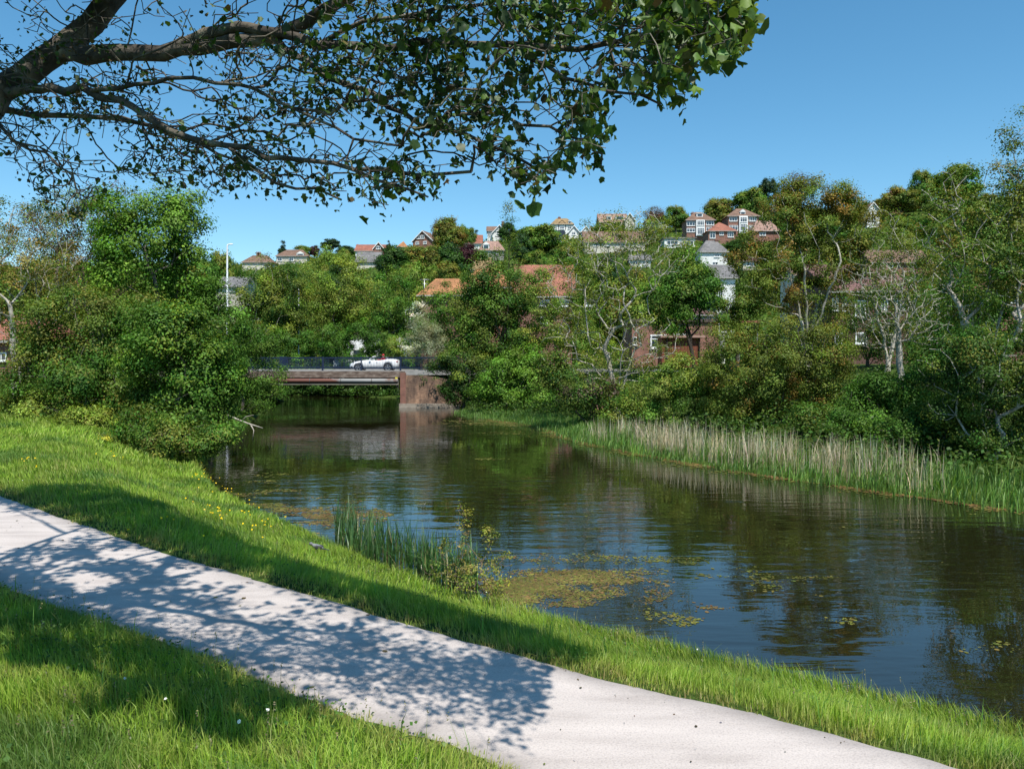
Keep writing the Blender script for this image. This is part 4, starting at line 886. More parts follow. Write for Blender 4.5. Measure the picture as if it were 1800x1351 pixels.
plant('scrub_bush', 'lime green bramble mound left of the rounded brownish shrub', 'shrub', 1170, 38, [(1150,692,58,36),(1220,655,50,42),(1100,722,46,22),(1250,700,36,36)], 15000, .095, LIM+YGR+MID[:1], ntarget=240, trunk_r=.06, stems=7, spread=1.6, clump=.42, low=.1)
plant('slender_tree', 'slender half bare tree with pale trunk before the brick flats', 'tree', 1583, 38, [(1580,545,70,56),(1560,490,56,38),(1622,555,48,56),(1540,580,40,40)], 2600, .085, OLV+DRK, ntarget=480, trunk_r=.15, bark=PALE(), rtip=.013, clump=.4, gaps=.4, low=.45, wig=.18)
plant('scrub_bush', 'green nettle and bramble bush below the slender half bare tree', 'shrub', 1560, 31, [(1560,705,58,46),(1500,745,56,28),(1610,690,40,44),(1600,750,50,28)], 17000, .085, MID+BRI[2:], ntarget=240, trunk_r=.06, stems=7, spread=1.3, clump=.42, low=.1)
plant('tall_tree', 'tall olive tree rising at the right edge of the view', 'tree', 1735, 29, [(1740,350,78,74),(1680,400,66,66),(1795,285,55,85),(1720,480,95,66),(1780,440,80,95),(1650,335,36,36),(1735,560,95,60),(1830,380,70,120)], 15500, .085, OLV+OLV+MID+RUS[:1], ntarget=660, trunk_r=.24, bark=PALE(), stems=4, spread=1.2, rtip=.012, clump=.42, gaps=.4, low=.25, alpha=.28)
plant('scrub_tree', 'dark tangled small tree with pale bare twigs at the lower right edge', 'tree', 1745, 25.5, [(1750,640,86,66),(1700,715,60,42),(1790,700,48,60),(1670,640,40,50),(1840,620,60,90),(1770,765,60,40),(1710,770,40,26)], 25000, .075, DRK+OLV, ntarget=420, trunk_r=.13, bark=PALE(), stems=4, spread=.9, rtip=.011, clump=.38, gaps=.25, low=.15)
plant('dark_tree', 'dark shaded leafy tree behind the tall olive tree, low on the right bank', 'tree', 1690, 41, [(1690,560,70,70),(1650,620,50,50),(1760,600,60,70),(1720,500,60,50)], 13000, .12, DRK+MID, ntarget=260, trunk_r=.18, stems=2, clump=.6)
plant('dark_tree', 'young olive leaved tree screening the brick flats', 'tree', 1525, 52, [(1500,590,50,40),(1560,600,50,40),(1480,540,36,36)], 5200, .12, OLV+RUS[:1]+DRK, ntarget=200, trunk_r=.14, stems=2, clump=.6, gaps=.3)
plant('bank_tree', 'olive and rust tinted tree in front of the plum tiled roof', 'tree', 1560, 47, [(1545,440,66,52),(1605,480,56,56),(1500,505,52,50),(1575,540,66,42),(1630,430,46,46),(1560,395,40,36)], 7500, .105, RUS+OLV+MID[:1], ntarget=460, trunk_r=.18, bark=PALE(), stems=3, spread=.9, rtip=.010, clump=.46, gaps=.3, low=.3)
plant('bank_tree', 'young lime green tree in front of the large brick house', 'tree', 985, 60, [(985,575,46,40),(945,600,42,36),(1025,560,42,52),(960,540,26,26),(1040,610,40,36),(948,498,34,26),(1012,488,34,34)], 11000, .13, LIM+YGR+MID[:1], ntarget=240, trunk_r=.14, stems=3, spread=.8, clump=.55, gaps=.25)
plant('bank_tree', 'leafy tree screening the lower walls below the orange roofs', 'tree', 800, 70, [(790,560,46,36),(835,545,40,34),(760,590,36,26),(770,518,30,20),(836,502,32,26)], 9500, .15, BRI[2:]+MID+OLV, ntarget=180, trunk_r=.14, stems=3, spread=.8, clump=.6)
plant('scrub_bush', 'broad dark bramble bank at the right behind the reeds', 'shrub', 1640, 27, [(1620,760,60,34),(1560,770,46,24),(1690,760,50,36),(1650,730,40,30)], 11000, .08, MID+DRK, ntarget=200, trunk_r=.05, stems=7, spread=1.2, clump=.4, low=.1)
plant('roadside_shrub', 'leafy bush hiding the wheels of the parked white van', 'shrub', 628, 82.5, [(612,636,24,13),(650,634,20,13),(632,646,30,12)], 3200, .15, DRK+MID, ntarget=80, trunk_r=.06, stems=4, spread=.8, clump=.45, low=.1)
plant('scrub_bush', 'mixed green scrub right behind the tallest dry reeds', 'shrub', 1480, 32, [(1470,738,58,28),(1530,725,42,30),(1430,742,40,22)], 9000, .085, MID+OLV, ntarget=160, trunk_r=.05, stems=7, spread=1.2, clump=.42, low=.1)
plant('ivy', 'dark ivy trailing over the top of the brick wing wall', 'plant', 748, 61.8, [(742,668,7,13),(768,672,6,15),(728,662,8,6),(790,676,12,9)], 520, .10, DRK+MID, ntarget=40, trunk_r=.03, stems=3, spread=.3, clump=.22, low=.4, dy=.35, base0=(0, .4, -.1))
# ================================================================== by the near water edge
def water_bush():
    x, y = w0(815, 1050); x -= .05; y -= .25
    plant('waterside_bush', 'small sparse bush with yellowish leaves at the near water edge', 'shrub', 900+F*x/y, y, [(815,925,20,42),(808,885,7,18),(860,945,16,18),(870,985,34,22),(800,990,38,30),(770,985,24,26),(840,1005,50,26),(880,1030,20,18)], 1200, .036, [(.26, .26, .04), (.20, .23, .04), (.30, .25, .07), (.15, .20, .04)], ntarget=210, trunk_r=.02, bark=noise_mat('twig_brown', [(.3, (.10, .07, .05)), (.7, (.24, .18, .13))], 20), stems=5, spread=.14, rtip=.0032, clump=.10, low=.12, step=.1, gaps=.2, dy=.7)
    x, y = w0(890, 1058)
water_bush()
def iris_clump():
    pts = []
    for _ in range(1500):
        u = RNG.random(); px = 590+250*u; py = np.interp(u, [0, 1], [950, 1040])+RNG.normal(0, 10)
        if RNG.random() > .55+.6*vnoise(px/22., 0, 5): continue
        pts.append(w0(px, py))
    P = np.array(pts); c = P.mean(0); root = empty('iris_clump', (c[0], c[1], 0), 0, 'clump of upright green iris blades at the near water edge', 'plant')
    n = len(P); z = np.maximum(ground(P[:, 0], P[:, 1])-.02, -.04); L = np.stack([P[:, 0]-c[0], P[:, 1]-c[1], z], 1)
    pv_ = RNG.random(n); colr = pick([(.035, .105, .018), (.05, .14, .022), (.028, .085, .016), (.07, .16, .03)], n); dr = RNG.random(n) < .10; colr[dr] = pick([(.30, .27, .14), (.22, .20, .08)], int(dr.sum()))
    V, f, cc = blades(L, RNG.uniform(.45, .98, n)*np.where(dr, .8, 1), RNG.uniform(.012, .022, n), np.where(pv_ < .16, RNG.uniform(.6, 1.1, n), RNG.uniform(.03, .3, n)), colr, None, 3)
    link('leaves', np_mesh('leaves', V, f, cc), leaf_mat('iris_leaf', .28, .08), root)
iris_clump()
# a dead branch lying in the water below the thicket
def fallen_branch():
    Y = 33.5; c = W(412, 738, Y); root = empty('fallen_branch', (c[0], c[1], 0), 0, 'bare dead branch dipping into the water below the left thicket', 'branch')
    m = MB(); q = lambda px, py, dy=0: (W(px, py, Y+dy)-np.array([c[0], c[1], 0]))
    m.tube([q(395, 728), q(420, 738), q(436, 744, -.2), (q(462, 752, -.3))], [.05, .04, .03, .014], 7); m.tube([q(440, 745, -.2), q(446, 756, -.3), q(444, 776, -.3)], [.028, .02, .012], 6); m.tube([q(425, 740), q(432, 732), q(446, 729)], [.02, .015, .008], 5)
    m.build('stem', PALE(), root)
fallen_branch()
# ================================================================== houses
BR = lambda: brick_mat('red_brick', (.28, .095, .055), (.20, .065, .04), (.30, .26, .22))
BRD = lambda: brick_mat('shade_dark_brick', (.13, .045, .03), (.09, .035, .024), (.16, .13, .11))  # brick red darkened to stand for tree shade on the flats; abutments share it
WH = lambda: noise_mat('white_render', [(.3, (.66, .66, .63)), (.7, (.82, .82, .80))], 1.5, .8)
CREAM = lambda: noise_mat('cream_render', [(.3, (.50, .46, .38)), (.7, (.62, .58, .50))], 1.5, .8)
PNT = lambda: plain('white_paint', (.80, .80, .78), .45)
STN = lambda: noise_mat('flint_stone', [(.3, (.20, .19, .17)), (.7, (.36, .34, .30))], 4, .9)
RO = lambda: tile_mat('orange_tile', (.42, .19, .075), (.34, .15, .06))
RR = lambda: tile_mat('red_tile', (.34, .13, .08), (.27, .10, .065))
RB_ = lambda: tile_mat('brown_tile', (.22, .13, .085), (.17, .10, .07))
RP = lambda: tile_mat('pink_tile', (.36, .22, .17), (.30, .18, .14))
RG = lambda: tile_mat('grey_slate', (.20, .19, .185), (.15, .145, .145))
RY = lambda: tile_mat('ochre_tile', (.33, .22, .10), (.27, .18, .085))
RV = lambda: tile_mat('plum_tile', (.20, .10, .085), (.15, .075, .065))
DARKW = lambda: plain('dark_timber', (.03, .022, .018), .7)
HOUSES = []          # (px0, px1, py_top, py_bottom, Y) kept free of trees in front
def window(parent, x0, x1, z0, z1, y, mull=1, trans=True, name='window'):
    """a framed opening on a wall facing -y: frame with mullions, pane as its sub-part"""
    w_ = x1-x0; h_ = z1-z0; t_ = min(.14, max(.07, .10*w_)); m = MB()
    m.box(x0, x1, y-.06, y+.05, z0, z0+t_); m.box(x0, x1, y-.06, y+.05, z1-t_, z1); m.box(x0, x0+t_, y-.06, y+.05, z0+t_, z1-t_); m.box(x1-t_, x1, y-.06, y+.05, z0+t_, z1-t_)
    for i in range(mull):
        c = x0+w_*(i+1)/(mull+1); m.box(c-t_*.4, c+t_*.4, y-.05, y+.04, z0+t_, z1-t_)
    if trans and h_ > 1: m.box(x0+t_, x1-t_, y-.052, y+.03, z0+h_*.68-t_*.3, z0+h_*.68+t_*.3)
    m.box(x0-.06, x1+.06, y-.14, y+.02, z0-.08, z0)
    f = m.build(name, PNT(), parent)
    MB().box(x0+t_*.5, x1-t_*.5, y-.02, y+.01, z0+t_*.5, z1-t_*.5).build('pane', glass_mat(), f)
    return f
def roof_mesh(kind, w, d, z0, z1, ov=.45, ridge=None):
    x = w/2+ov; y0, y1 = -ov, d+ov; t = .16; yc = d/2
    if kind == 'hip':
        rl = ridge if ridge is not None else max(0.0, w-d)/2
        b = [(-x,y0,z0),(x,y0,z0),(x,y1,z0),(-x,y1,z0)]; r = [(-rl,yc,z1),(rl,yc,z1)]
        if rl < .05: r = [(0, yc, z1)]; fs = [(0,1,4),(1,2,4),(2,3,4),(3,0,4),(0,3,2,1)]
        else: fs = [(0,1,5,4),(1,2,5),(2,3,4,5),(3,0,4),(0,3,2,1)]
        return MB().add(b+r, fs)
    if kind == 'gx':
        return MB().add([(-x,y0,z0),(x,y0,z0),(x,y1,z0),(-x,y1,z0),(-x,yc,z1),(x,yc,z1),(-x,y0,z0-t),(x,y0,z0-t),(x,y1,z0-t),(-x,y1,z0-t),(-x,yc,z1-t),(x,yc,z1-t)],
                        [(0,1,5,4),(2,3,4,5),(6,10,11,7),(8,11,10,9),(0,6,7,1),(2,8,9,3),(0,4,10,6),(4,3,9,10),(1,7,11,5),(5,11,8,2)])
    if kind == 'gy':
        return MB().add([(-x,y0,z0),(0,y0,z1),(x,y0,z0),(-x,y1,z0),(0,y1,z1),(x,y1,z0),(-x,y0,z0-t),(0,y0,z1-t),(x,y0,z0-t),(-x,y1,z0-t),(0,y1,z1-t),(x,y1,z0-t)],
                        [(0,1,4,3),(1,2,5,4),(6,9,10,7),(7,10,11,8),(0,6,7,1),(1,7,8,2),(3,4,10,9),(4,5,11,10),(0,3,9,6),(2,8,11,5)])
def house(name, label, px0, px1, yr, ye, yb, wall, roof, kind='hip', Y=None, depth=None, wins=(), chim=(), ridge=None, yaw=0, barge=False, dormers=(), bays=(), timber=(), cat='house', base=None, ov=.45, aerial=None, group=None, zroof=None):
    pc = (px0+px1)/2
    if Y is None: Y = hit(pc, yb)
    s = Y/F; X = (pc-900)*s; wm = (px1-px0)*s/(1+.0); zg = gz(X, Y); zb = CZ+(HY-yb)*s
    wm -= 2*ov*.8; wm = max(wm, 3)
    if ridge is not None: ridge = min(ridge, wm*.26)
    zbase = min(zg, zb) if base is None else base
    root = empty(name, (X, Y, zbase), yaw, label, cat, group)
    lx = lambda px: (px-pc)*s; lz = lambda py: CZ+(HY-py)*s-zbase
    d = depth or min(11, max(6, wm*.8)); he = lz(ye); hr = lz(yr) if zroof is None else zroof
    # roof ridge sits behind the front wall: lift it for the extra distance so that the far ridge keeps its height above the eaves
    if kind in ('hip', 'gx'): hr = he+(hr-he)*(1+d/2/Y)+((hr+zbase-CZ)*(d/2/Y))
    m = MB(); m.box(-wm/2, wm/2, 0, d, -1.5, he)
    if kind == 'gy': m.add([(-wm/2,0,he),(wm/2,0,he),(0,0,hr-.1),(-wm/2,d,he),(wm/2,d,he),(0,d,hr-.1)], [(0,1,2),(3,5,4),(0,2,5,3),(1,4,5,2)])
    if kind == 'gx': m.add([(-wm/2,0,he),(-wm/2,d,he),(-wm/2,d/2,hr-.15),(wm/2,0,he),(wm/2,d,he),(wm/2,d/2,hr-.15)], [(0,2,1),(3,4,5),(0,3,5,2),(1,2,5,4)])
    m.build('wall', wall, root)
    if kind == 'flat': MB().box(-wm/2-ov, wm/2+ov, -ov, d+ov, he, he+.3).build('roof', roof, root); rf = None
    else: roof_mesh(kind, wm, d, he, hr, ov, ridge).build('roof', roof, root)
    if barge and kind == 'gy':
        x = wm/2+ov; t = .32; y0 = -ov-.05
        MB().add([(-x,y0,he),(0,y0,hr+.03),(x,y0,he),(x-.05,y0,he-t),(0,y0,hr-t),(-x+.05,y0,he-t),(-x,y0+.1,he),(0,y0+.1,hr+.03),(x,y0+.1,he),(x-.05,y0+.1,he-t),(0,y0+.1,hr-t),(-x+.05,y0+.1,he-t)],
                 [(0,1,4,5),(1,2,3,4),(6,11,10,7),(7,10,9,8),(0,6,7,1),(1,7,8,2),(5,4,10,11),(4,3,9,10),(0,5,11,6),(2,8,9,3)]).build('bargeboard', PNT(), root)
    elif kind in ('hip', 'gx'):
        MB().box(-wm/2-ov, wm/2+ov, -ov-.05, -ov, he-.16, he+.0).build('fascia', plain('fascia_grey', (.34, .32, .30), .6), root)
    for i, (x, top) in enumerate(chim):
        c = MB(); cx = lx(x); zt = lz(top); c.box(cx-.45, cx+.45, d/2-.4, d/2+.4, he, zt-.35); c.box(cx-.55, cx+.55, d/2-.5, d/2+.5, zt-.35, zt-.12)
        for q in (-.2, .2): c.tube([(cx+q, d/2, zt-.12), (cx+q, d/2, zt+.25)], .13, 8)
        c.build('chimney', BR(), root)
    for i, b in enumerate(bays):
        x0, y0, x1, y1 = b[:4]; mat = b[4] if len(b) > 4 else PNT()
        MB().box(lx(x0), lx(x1), -.7, .02, lz(y1), lz(y0)).build('bay', mat, root)
    for w_ in wins:
        x0, y0, x1, y1 = w_[:4]; n = w_[4] if len(w_) > 4 else 1; yo = w_[5] if len(w_) > 5 else 0
        window(root, lx(x0), lx(x1), lz(y1), lz(y0), -.05-yo, n)
    for (x0, y0, x1, y1, gab) in dormers:
        a, b_, z0_, z1_ = lx(x0), lx(x1), lz(y1), lz(y0); f_ = (z0_-he)/max(.1, hr-he); y_ = max(.1, d/2*f_-.2)
        dm = MB().box(a, b_, y_, y_+2.0, z0_, z1_)
        if gab: dm.add([(a-.2,y_-.15,z1_),(b_+.2,y_-.15,z1_),((a+b_)/2,y_-.15,z1_+.9),(a-.2,y_+2.4,z1_),(b_+.2,y_+2.4,z1_),((a+b_)/2,y_+2.4,z1_+.9)], [(0,1,2),(3,5,4),(0,2,5,3),(1,4,5,2),(0,3,4,1)])
        else: dm.box(a-.15, b_+.15, y_-.15, y_+2.2, z1_, z1_+.14)
        do = dm.build('dormer', PNT(), root)
        q = (b_-a)*.14; MB().box(a+q, b_-q, y_-.04, y_+.02, z0_+(z1_-z0_)*.2, z1_-(z1_-z0_)*.15).build('pane', glass_mat(), do)
    if timber:
        t = MB()
        for (x0, y0, x1, y1) in timber:
            p, q = Vector((lx(x0), -.06, lz(y0))), Vector((lx(x1), -.06, lz(y1))); dd = (q-p).normalized(); nn = Vector((-dd.z, 0, dd.x))*.11
            t.add([p-nn, p+nn, q+nn, q-nn]+[v+Vector((0, .05, 0)) for v in (p-nn, p+nn, q+nn, q-nn)], [(0,1,2,3),(4,7,6,5),(0,4,5,1),(1,5,6,2),(2,6,7,3),(3,7,4,0)])
        t.build('timber_framing', DARKW(), root)
    HOUSES.append((px0-2, px1+2, yr-2, yb-2, Y))
    return root
# ---- upper right of the hill
house('brick_house', 'red brick house with hipped roof and white bays, left of two on the upper hill', 1205, 1258, 373, 387, 424, BR(), RB_(), 'hip', wins=[(1207,389,1222,397,2),(1241,388,1255,396,2),(1207,401,1222,408,2),(1241,399,1255,406,2),(1224.5,388,1237,397,3,.7),(1225,401,1237,413,3,.7)], bays=[(1223,387,1238,415)], dormers=[(1226,374,1237,380,0)], ridge=1.0, chim=[(1222,370)])
house('brick_house', 'red brick hipped house with white gabled dormer, right of two on the upper hill', 1278, 1336, 367, 380, 418, BR(), RB_(), 'hip', wins=[(1282,381.5,1296,389,2),(1316,381.5,1330,389,3),(1282,396,1297,405,2),(1316,396,1330,405,3),(1300,382,1312,391,2,.7),(1300,394,1312,407,3,.7)], bays=[(1298.5,380,1313.5,410)], dormers=[(1302.5,372,1311.5,376,1)], ridge=1.2)
house('brick_house', 'small red brick house with orange pyramid roof below the two bay fronted houses', 1243, 1296, 391, 406, 431, BR(), RR(), 'hip', wins=[(1247.5,407.5,1257.5,419,1),(1264.5,408,1272,413.5,1),(1279,407,1289.5,417,2)], ridge=.2)
house('white_house', 'white rendered house with grey hipped roof in the middle of the hillside', 1229, 1281, 423, 443, 470, WH(), RG(), 'hip', wins=[(1255,444.5,1265,452,2),(1252,460,1262,466,1)], ridge=1.3, chim=[(1265,418)])
house('white_house', 'tall narrow white house with grey roof lower on the hillside', 1259, 1291, 466, 488, 535, WH(), RG(), 'gx', wins=[(1264,493,1273,504,1),(1262,514,1270,524,1)], Y=120)
house('bungalow', 'brick bungalow with long pinkish roof half hidden by the rusty tree', 1322, 1372, 388, 406, 425, BR(), RP(), 'hip', wins=[(1335,409,1346,414,1)], ridge=3.5)
house('brick_house', 'small house with dark plum pyramid roof below the dark green hedge', 1303, 1334, 440, 459, 476, CREAM(), RV(), 'hip', wins=[(1312,461,1324,468,1)], ridge=.1, chim=[(1302,452)])
house('white_house', 'white house with flat roof and wide dark windows behind the sparse tree', 1166, 1224, 414, 419, 436, WH(), RG(), 'flat', wins=[(1172,420,1192,430,2),(1200,420,1219,430,2)])
# ---- skyline, middle
house('tudor_house', 'ochre roofed white house with black timbered gable on the skyline', 968, 1009, 384, 394, 409, WH(), RY(), 'hip', wins=[(971,396,979,403,2),(984,397,992,403,2),(998,397,1005,403,1)], chim=[(984,379)], timber=[(982,404,982,393),(994,404,994,393),(980,394,988,387),(988,387,996,394)], ridge=2.0, dormers=[(999,389,1004,393,0)])
house('dark_roofed_house', 'house with near black roof below the timbered skyline house', 966, 994, 405, 419, 428, WH(), plain('solar_black', (.018, .02, .028), .35), 'gx', depth=8)
house('gabled_house', 'white house with left pale gable of a pair below the skyline', 998, 1020, 396, 409, 420, WH(), RB_(), 'gy', wins=[(1005,407,1012,413,1)], barge=True)
house('gabled_house', 'white house with right pale gable of a pair below the skyline', 1021, 1039, 397, 408, 420, WH(), RB_(), 'gy', wins=[(1026,406,1033,412,1)], barge=True)
house('dormer_house', 'pink roofed long house with two dark dormers on the skyline', 1052, 1104, 376, 391, 404, BR(), RP(), 'gx', dormers=[(1067,380,1075,387,0),(1082,380,1098,386,0)], chim=[(1102,374)])
house('gabled_house', 'house with white edged brown gable at the right end of the pink roof', 1097, 1117, 374, 388, 404, CREAM(), RP(), 'gy', barge=True)
house('brick_house', 'house with two red chimneys behind the treetops left of the hill trees', 1134, 1176, 376, 389, 400, WH(), RR(), 'hip', chim=[(1147,369),(1167,371)], wins=[(1151,390,1157,396,1),(1168,390,1174,396,1)], ridge=2.)
house('terrace_house', 'long brown roofed house with small white windows behind the sparse tree', 1026, 1136, 407, 426, 444, CREAM(), RB_(), 'gx', wins=[(1043,427,1051,433,1),(1062,426,1072,432,1),(1090,427,1098,433,1),(1112,427,1120,433,1)], depth=9)
house('white_house', 'low white house with wide windows in the trees behind the pale branches', 1108, 1146, 448, 456, 470, WH(), RG(), 'gx', wins=[(1112,458,1122,465,1),(1129,458,1139,465,1)])
# ---- skyline, left and centre
house('gabled_house', 'brick house with white edged gable and twin white windows on the skyline', 722, 764, 405, 424, 436, BR(), RB_(), 'gy', wins=[(731.5,413,738.5,419.5,1),(739.5,413,746.5,419.5,1),(729,424,736,429,1),(744,424,751,429,1)], barge=True, chim=[(757,407)], yaw=-.35)
house('tudor_house', 'white timbered gable house with tall brick chimney on the skyline', 864, 892, 395, 410, 424, WH(), RB_(), 'gy', wins=[(873,406,881,411,1)], barge=True, chim=[(884,387)], timber=[(878,412,878,397),(870,408,886,408),(870,416,886,416)])
house('tudor_house', 'white house with brown roof beside the tall brick chimney on the skyline', 855, 875, 398, 406, 422, WH(), RB_(), 'gx', wins=[(857,409,863,414,1)])
house('gabled_house', 'house with white edged gable behind the dark purple beech', 815, 848, 413, 428, 440, WH(), RR(), 'gx', chim=[(834,409)])
house('stone_house', 'flint fronted house with small white gable and pinkish roof right of the purple beech', 840, 888, 424, 440, 459, STN(), RP(), 'hip', wins=[(853,441,862,447,2),(868,442,876,447,1)], dormers=[(849,430,860,438,1)], ridge=2.5)
house('ochre_roofed_house', 'house with broad ochre roof below the flint fronted house', 826, 876, 453, 474, 486, CREAM(), RY(), 'hip', ridge=2.0, wins=[(840,476,850,482,1)])
house('gabled_house', 'long orange roofed house with white gable on the left skyline', 623, 683, 430, 441, 452, WH(), RR(), 'gx', chim=[(624,427)], wins=[(632,442,640,447,1)])
house('gabled_house', 'small white edged gable at the right end of the long orange skyline roof', 655, 676, 425, 438, 452, BR(), RR(), 'gy', wins=[(661,432,669,438,1)], barge=True)
house('grey_roofed_house', 'house with broad grey roof below the long orange skyline roof', 624, 668, 443, 460, 472, CREAM(), RG(), 'gx', depth=9)
house('brown_roofed_house', 'brown roofed house with white windowed dormers on the left skyline', 484, 541, 439, 450, 464, CREAM(), RB_(), 'hip', wins=[(488,452,496,459,1),(508,452,516,459,1)], dormers=[(521,446,534,451,1)], ridge=3.5)
house('brick_house', 'brown roofed house with wide brick chimney on the left skyline', 424, 478, 449, 461, 474, CREAM(), RB_(), 'hip', chim=[(447,441),(450,441)], wins=[(464,462,474,469,1)], ridge=3)
house('orange_roofed_house', 'small orange roofed house at the left foot of the skyline gable house', 698, 716, 424, 434, 446, CREAM(), RO(), 'hip')
house('slate_building', 'low building with blue grey slate roof beside the white street lamp', 376, 432, 487, 503, 520, CREAM(), RG(), 'gx', Y=135, wins=[(404,505,412,512,1),(418,505,426,512,1)], depth=9)
# ---- middle distance, right of the bridge
house('orange_roofed_house', 'low orange tiled hipped roof with small dark gablet nearest the bridge', 734, 828, 491, 519, 575, BR(), RO(), 'hip', Y=92, ridge=3.2, depth=9)
house('orange_roofed_house', 'taller orange tiled roof behind the low hipped one', 808, 905, 474, 505, 575, BR(), RO(), 'hip', Y=99, ridge=3.0, depth=9)
house('brick_house', 'large brick house with broad salmon tiled roof behind the bank trees', 905, 1012, 468, 521, 602, BR(), RR(), 'gx', Y=90, depth=9, wins=[(949,527,966,538,1),(985,527,1000,538,1),(950,557,962,568,1),(1030,527,1044,538,1)], ov=.5)
house('brick_building', 'single storey brick building with white french window behind the bank scrub', 1108, 1266, 562, 566, 618, BR(), plain('felt_roof', (.10, .075, .065), .9), 'flat', Y=76, depth=6, wins=[(1143,588,1171,612,1),(1183,586,1212,600,2),(1112,592,1119,606,0)], ov=.2)
house('brown_roofed_house', 'brown roofed house with pale fascia behind the single storey brick building', 1196, 1268, 541, 553, 600, WH(), RV(), 'hip', Y=86, depth=7, wins=[(1240,557,1252,566,1)])
house('plum_roofed_flats', 'brick flats, walls coloured dark for tree shade, with plum tiled roof behind the slender half bare tree', 1452, 1605, 468, 512, 640, BRD(), RV(), 'gx', Y=66, depth=10, wins=[(1462,524,1473,546,1),(1480,522,1491,546,1),(1502,528,1521,556,1),(1503,584,1523,604,1),(1548,520,1560,545,1),(1575,520,1590,545,1),(1466,584,1480,604,1)], ov=.5)
house('tudor_house', 'dark timbered house with white edged gable behind the rusty tree', 1448, 1492, 462, 476, 530, WH(), RB_(), 'gy', Y=98, depth=8, wins=[(1456,486,1468,496,2)], barge=True, timber=[(1448,497,1492,497),(1470,512,1470,466)])
house('white_house', 'pale house with long white balcony rail behind the rusty tree stems', 1394, 1452, 470, 484, 540, CREAM(), RB_(), 'gx', Y=104, wins=[(1400,488,1416,497,2),(1424,488,1440,497,2)], bays=[(1396,497.5,1480,501)])
house('brick_house', 'red brick house corner glimpsed through the tall olive tree at the right edge', 1752, 1836, 486, 512, 580, BR(), RR(), 'hip', Y=64, wins=[(1770,518,1784,532,1)])
house('brick_house', 'red roofed house on the right hill behind the tall olive tree', 1556, 1622, 332, 352, 372, BR(), RR(), 'hip', wins=[(1566,355,1576,362,1)], chim=[(1600,327)])
house('white_house', 'white gabled house at the top right of the rusty tree', 1522, 1548, 355, 372, 400, WH(), RB_(), 'gy', wins=[(1530,378,1540,388,1)], barge=True)
house('terrace_house', 'brown roofed terrace on the right hill glimpsed between the trees', 1530, 1640, 440, 462, 484, BR(), RB_(), 'gx', wins=[(1540,464,1549,471,1),(1560,464,1569,471,1)])
house('brick_cottage', 'red brick cottage with white window at the far left edge', -60, 38, 545, 598, 668, BR(), RR(), 'hip', Y=50, wins=[(-6,619,13,634,1),(-40,619,-22,634,1)], depth=8)
HOUSES.append((1262, 1335, 560, 600, 74)); HOUSES.append((395, 412, 420, 520, 78))
# small things among the houses
def aerial():
    Y = 96; p = W(746, 512, Y); root = empty('tv_aerial', p, 0, 'television aerial on a pole over the low orange roof', 'aerial')
    h = 22*Y/F; MB().tube([(0,0,-1.5),(0,0,h)], .045, 6).build('mast', plain('galvanised', (.5, .51, .52), .4, .6), root)
    m = MB(); m.tube([(-.5,0,h-.1),(.6,0,h-.1)], .03, 5)
    for i in range(6): m.tube([(-.45+.2*i,-.3,h-.1),(-.45+.2*i,.3,h-.1)], .02, 5)
    m.tube([(-.3,0,h-.6),(.4,0,h-.6)], .03, 5); m.build('antenna', plain('galvanised', (.5, .51, .52), .4, .6), root)
aerial()
def letters(root, txt, x, z, size, mat, y, name='lettering'):
    cu = bpy.data.curves.new(name, 'FONT'); cu.body = txt; cu.size = size; cu.extrude = .01; cu.align_x = 'CENTER'; cu.align_y = 'CENTER'
    o = bpy.data.objects.new(name, cu); col.objects.link(o); me = bpy.data.meshes.new_from_object(o.evaluated_get(bpy.context.evaluated_depsgraph_get()))
    bpy.data.objects.remove(o); bpy.data.curves.remove(cu)
    o = link(name, me, mat, root); o.location = (x, y, z); o.rotation_euler = (math.pi/2, 0, 0); return o
def sign_board():
    Y = 72; s = Y/F; c = W(1300, 600, Y); zg = gz(c[0], Y); root = empty('sign_board', (c[0], Y, zg), 0, 'long black sign board with white lettering under a red brown roof strip', 'sign')
    z = lambda py: CZ+(HY-py)*s-zg; x = lambda px: (px-1300)*s
    MB().box(x(1266), x(1334), 0, .15, z(581), z(568)).build('board', plain('black_board', (.012, .013, .018), .5), root)
    MB().box(x(1264), x(1336), -.35, .9, z(567.6), z(563.5)).build('canopy', RR(), root)
    m = MB()
    for px in (1268, 1300, 1332): m.box(x(px)-.07, x(px)+.07, .16, .30, -.4, z(568))
    m.build('post', plain('grey_post', (.2, .2, .21), .6), root)
    letters(root, 'P arking', x(1303), z(574.5), .48, plain('sign_white', (.78, .78, .76), .5), -.012)
sign_board()
def shed():
    Y = 71; s = Y/F; c = W(1205, 600, Y); zg = gz(c[0], Y); root = empty('garden_shed', (c[0], Y, zg), 0, 'rust red timber shed with flat pale roof before the brick building', 'shed')
    z = lambda py: CZ+(HY-py)*s-zg; x = lambda px: (px-1205)*s
    m = MB(); n = 12
    for i in range(n): m.box(x(1163)+(x(1231)-x(1163))*i/n+.01, x(1163)+(x(1231)-x(1163))*(i+1)/n-.01, 0, 2, -.3, z(593.5))
    m.build('wall', plain('rust_timber', (.17, .05, .024), .7, var=.25), root)
    MB().box(x(1160), x(1238), -.4, 2.3, z(593.4), z(589.5)).build('roof', plain('shed_roof', (.36, .22, .17), .8), root)
    # lean posts
    MB().box(x(1171), x(1173), -.2, -.1, -.3, z(593.5)).box(x(1228), x(1230), -.2, -.1, -.3, z(593.5)).build('post', DARKB(), root)
shed()
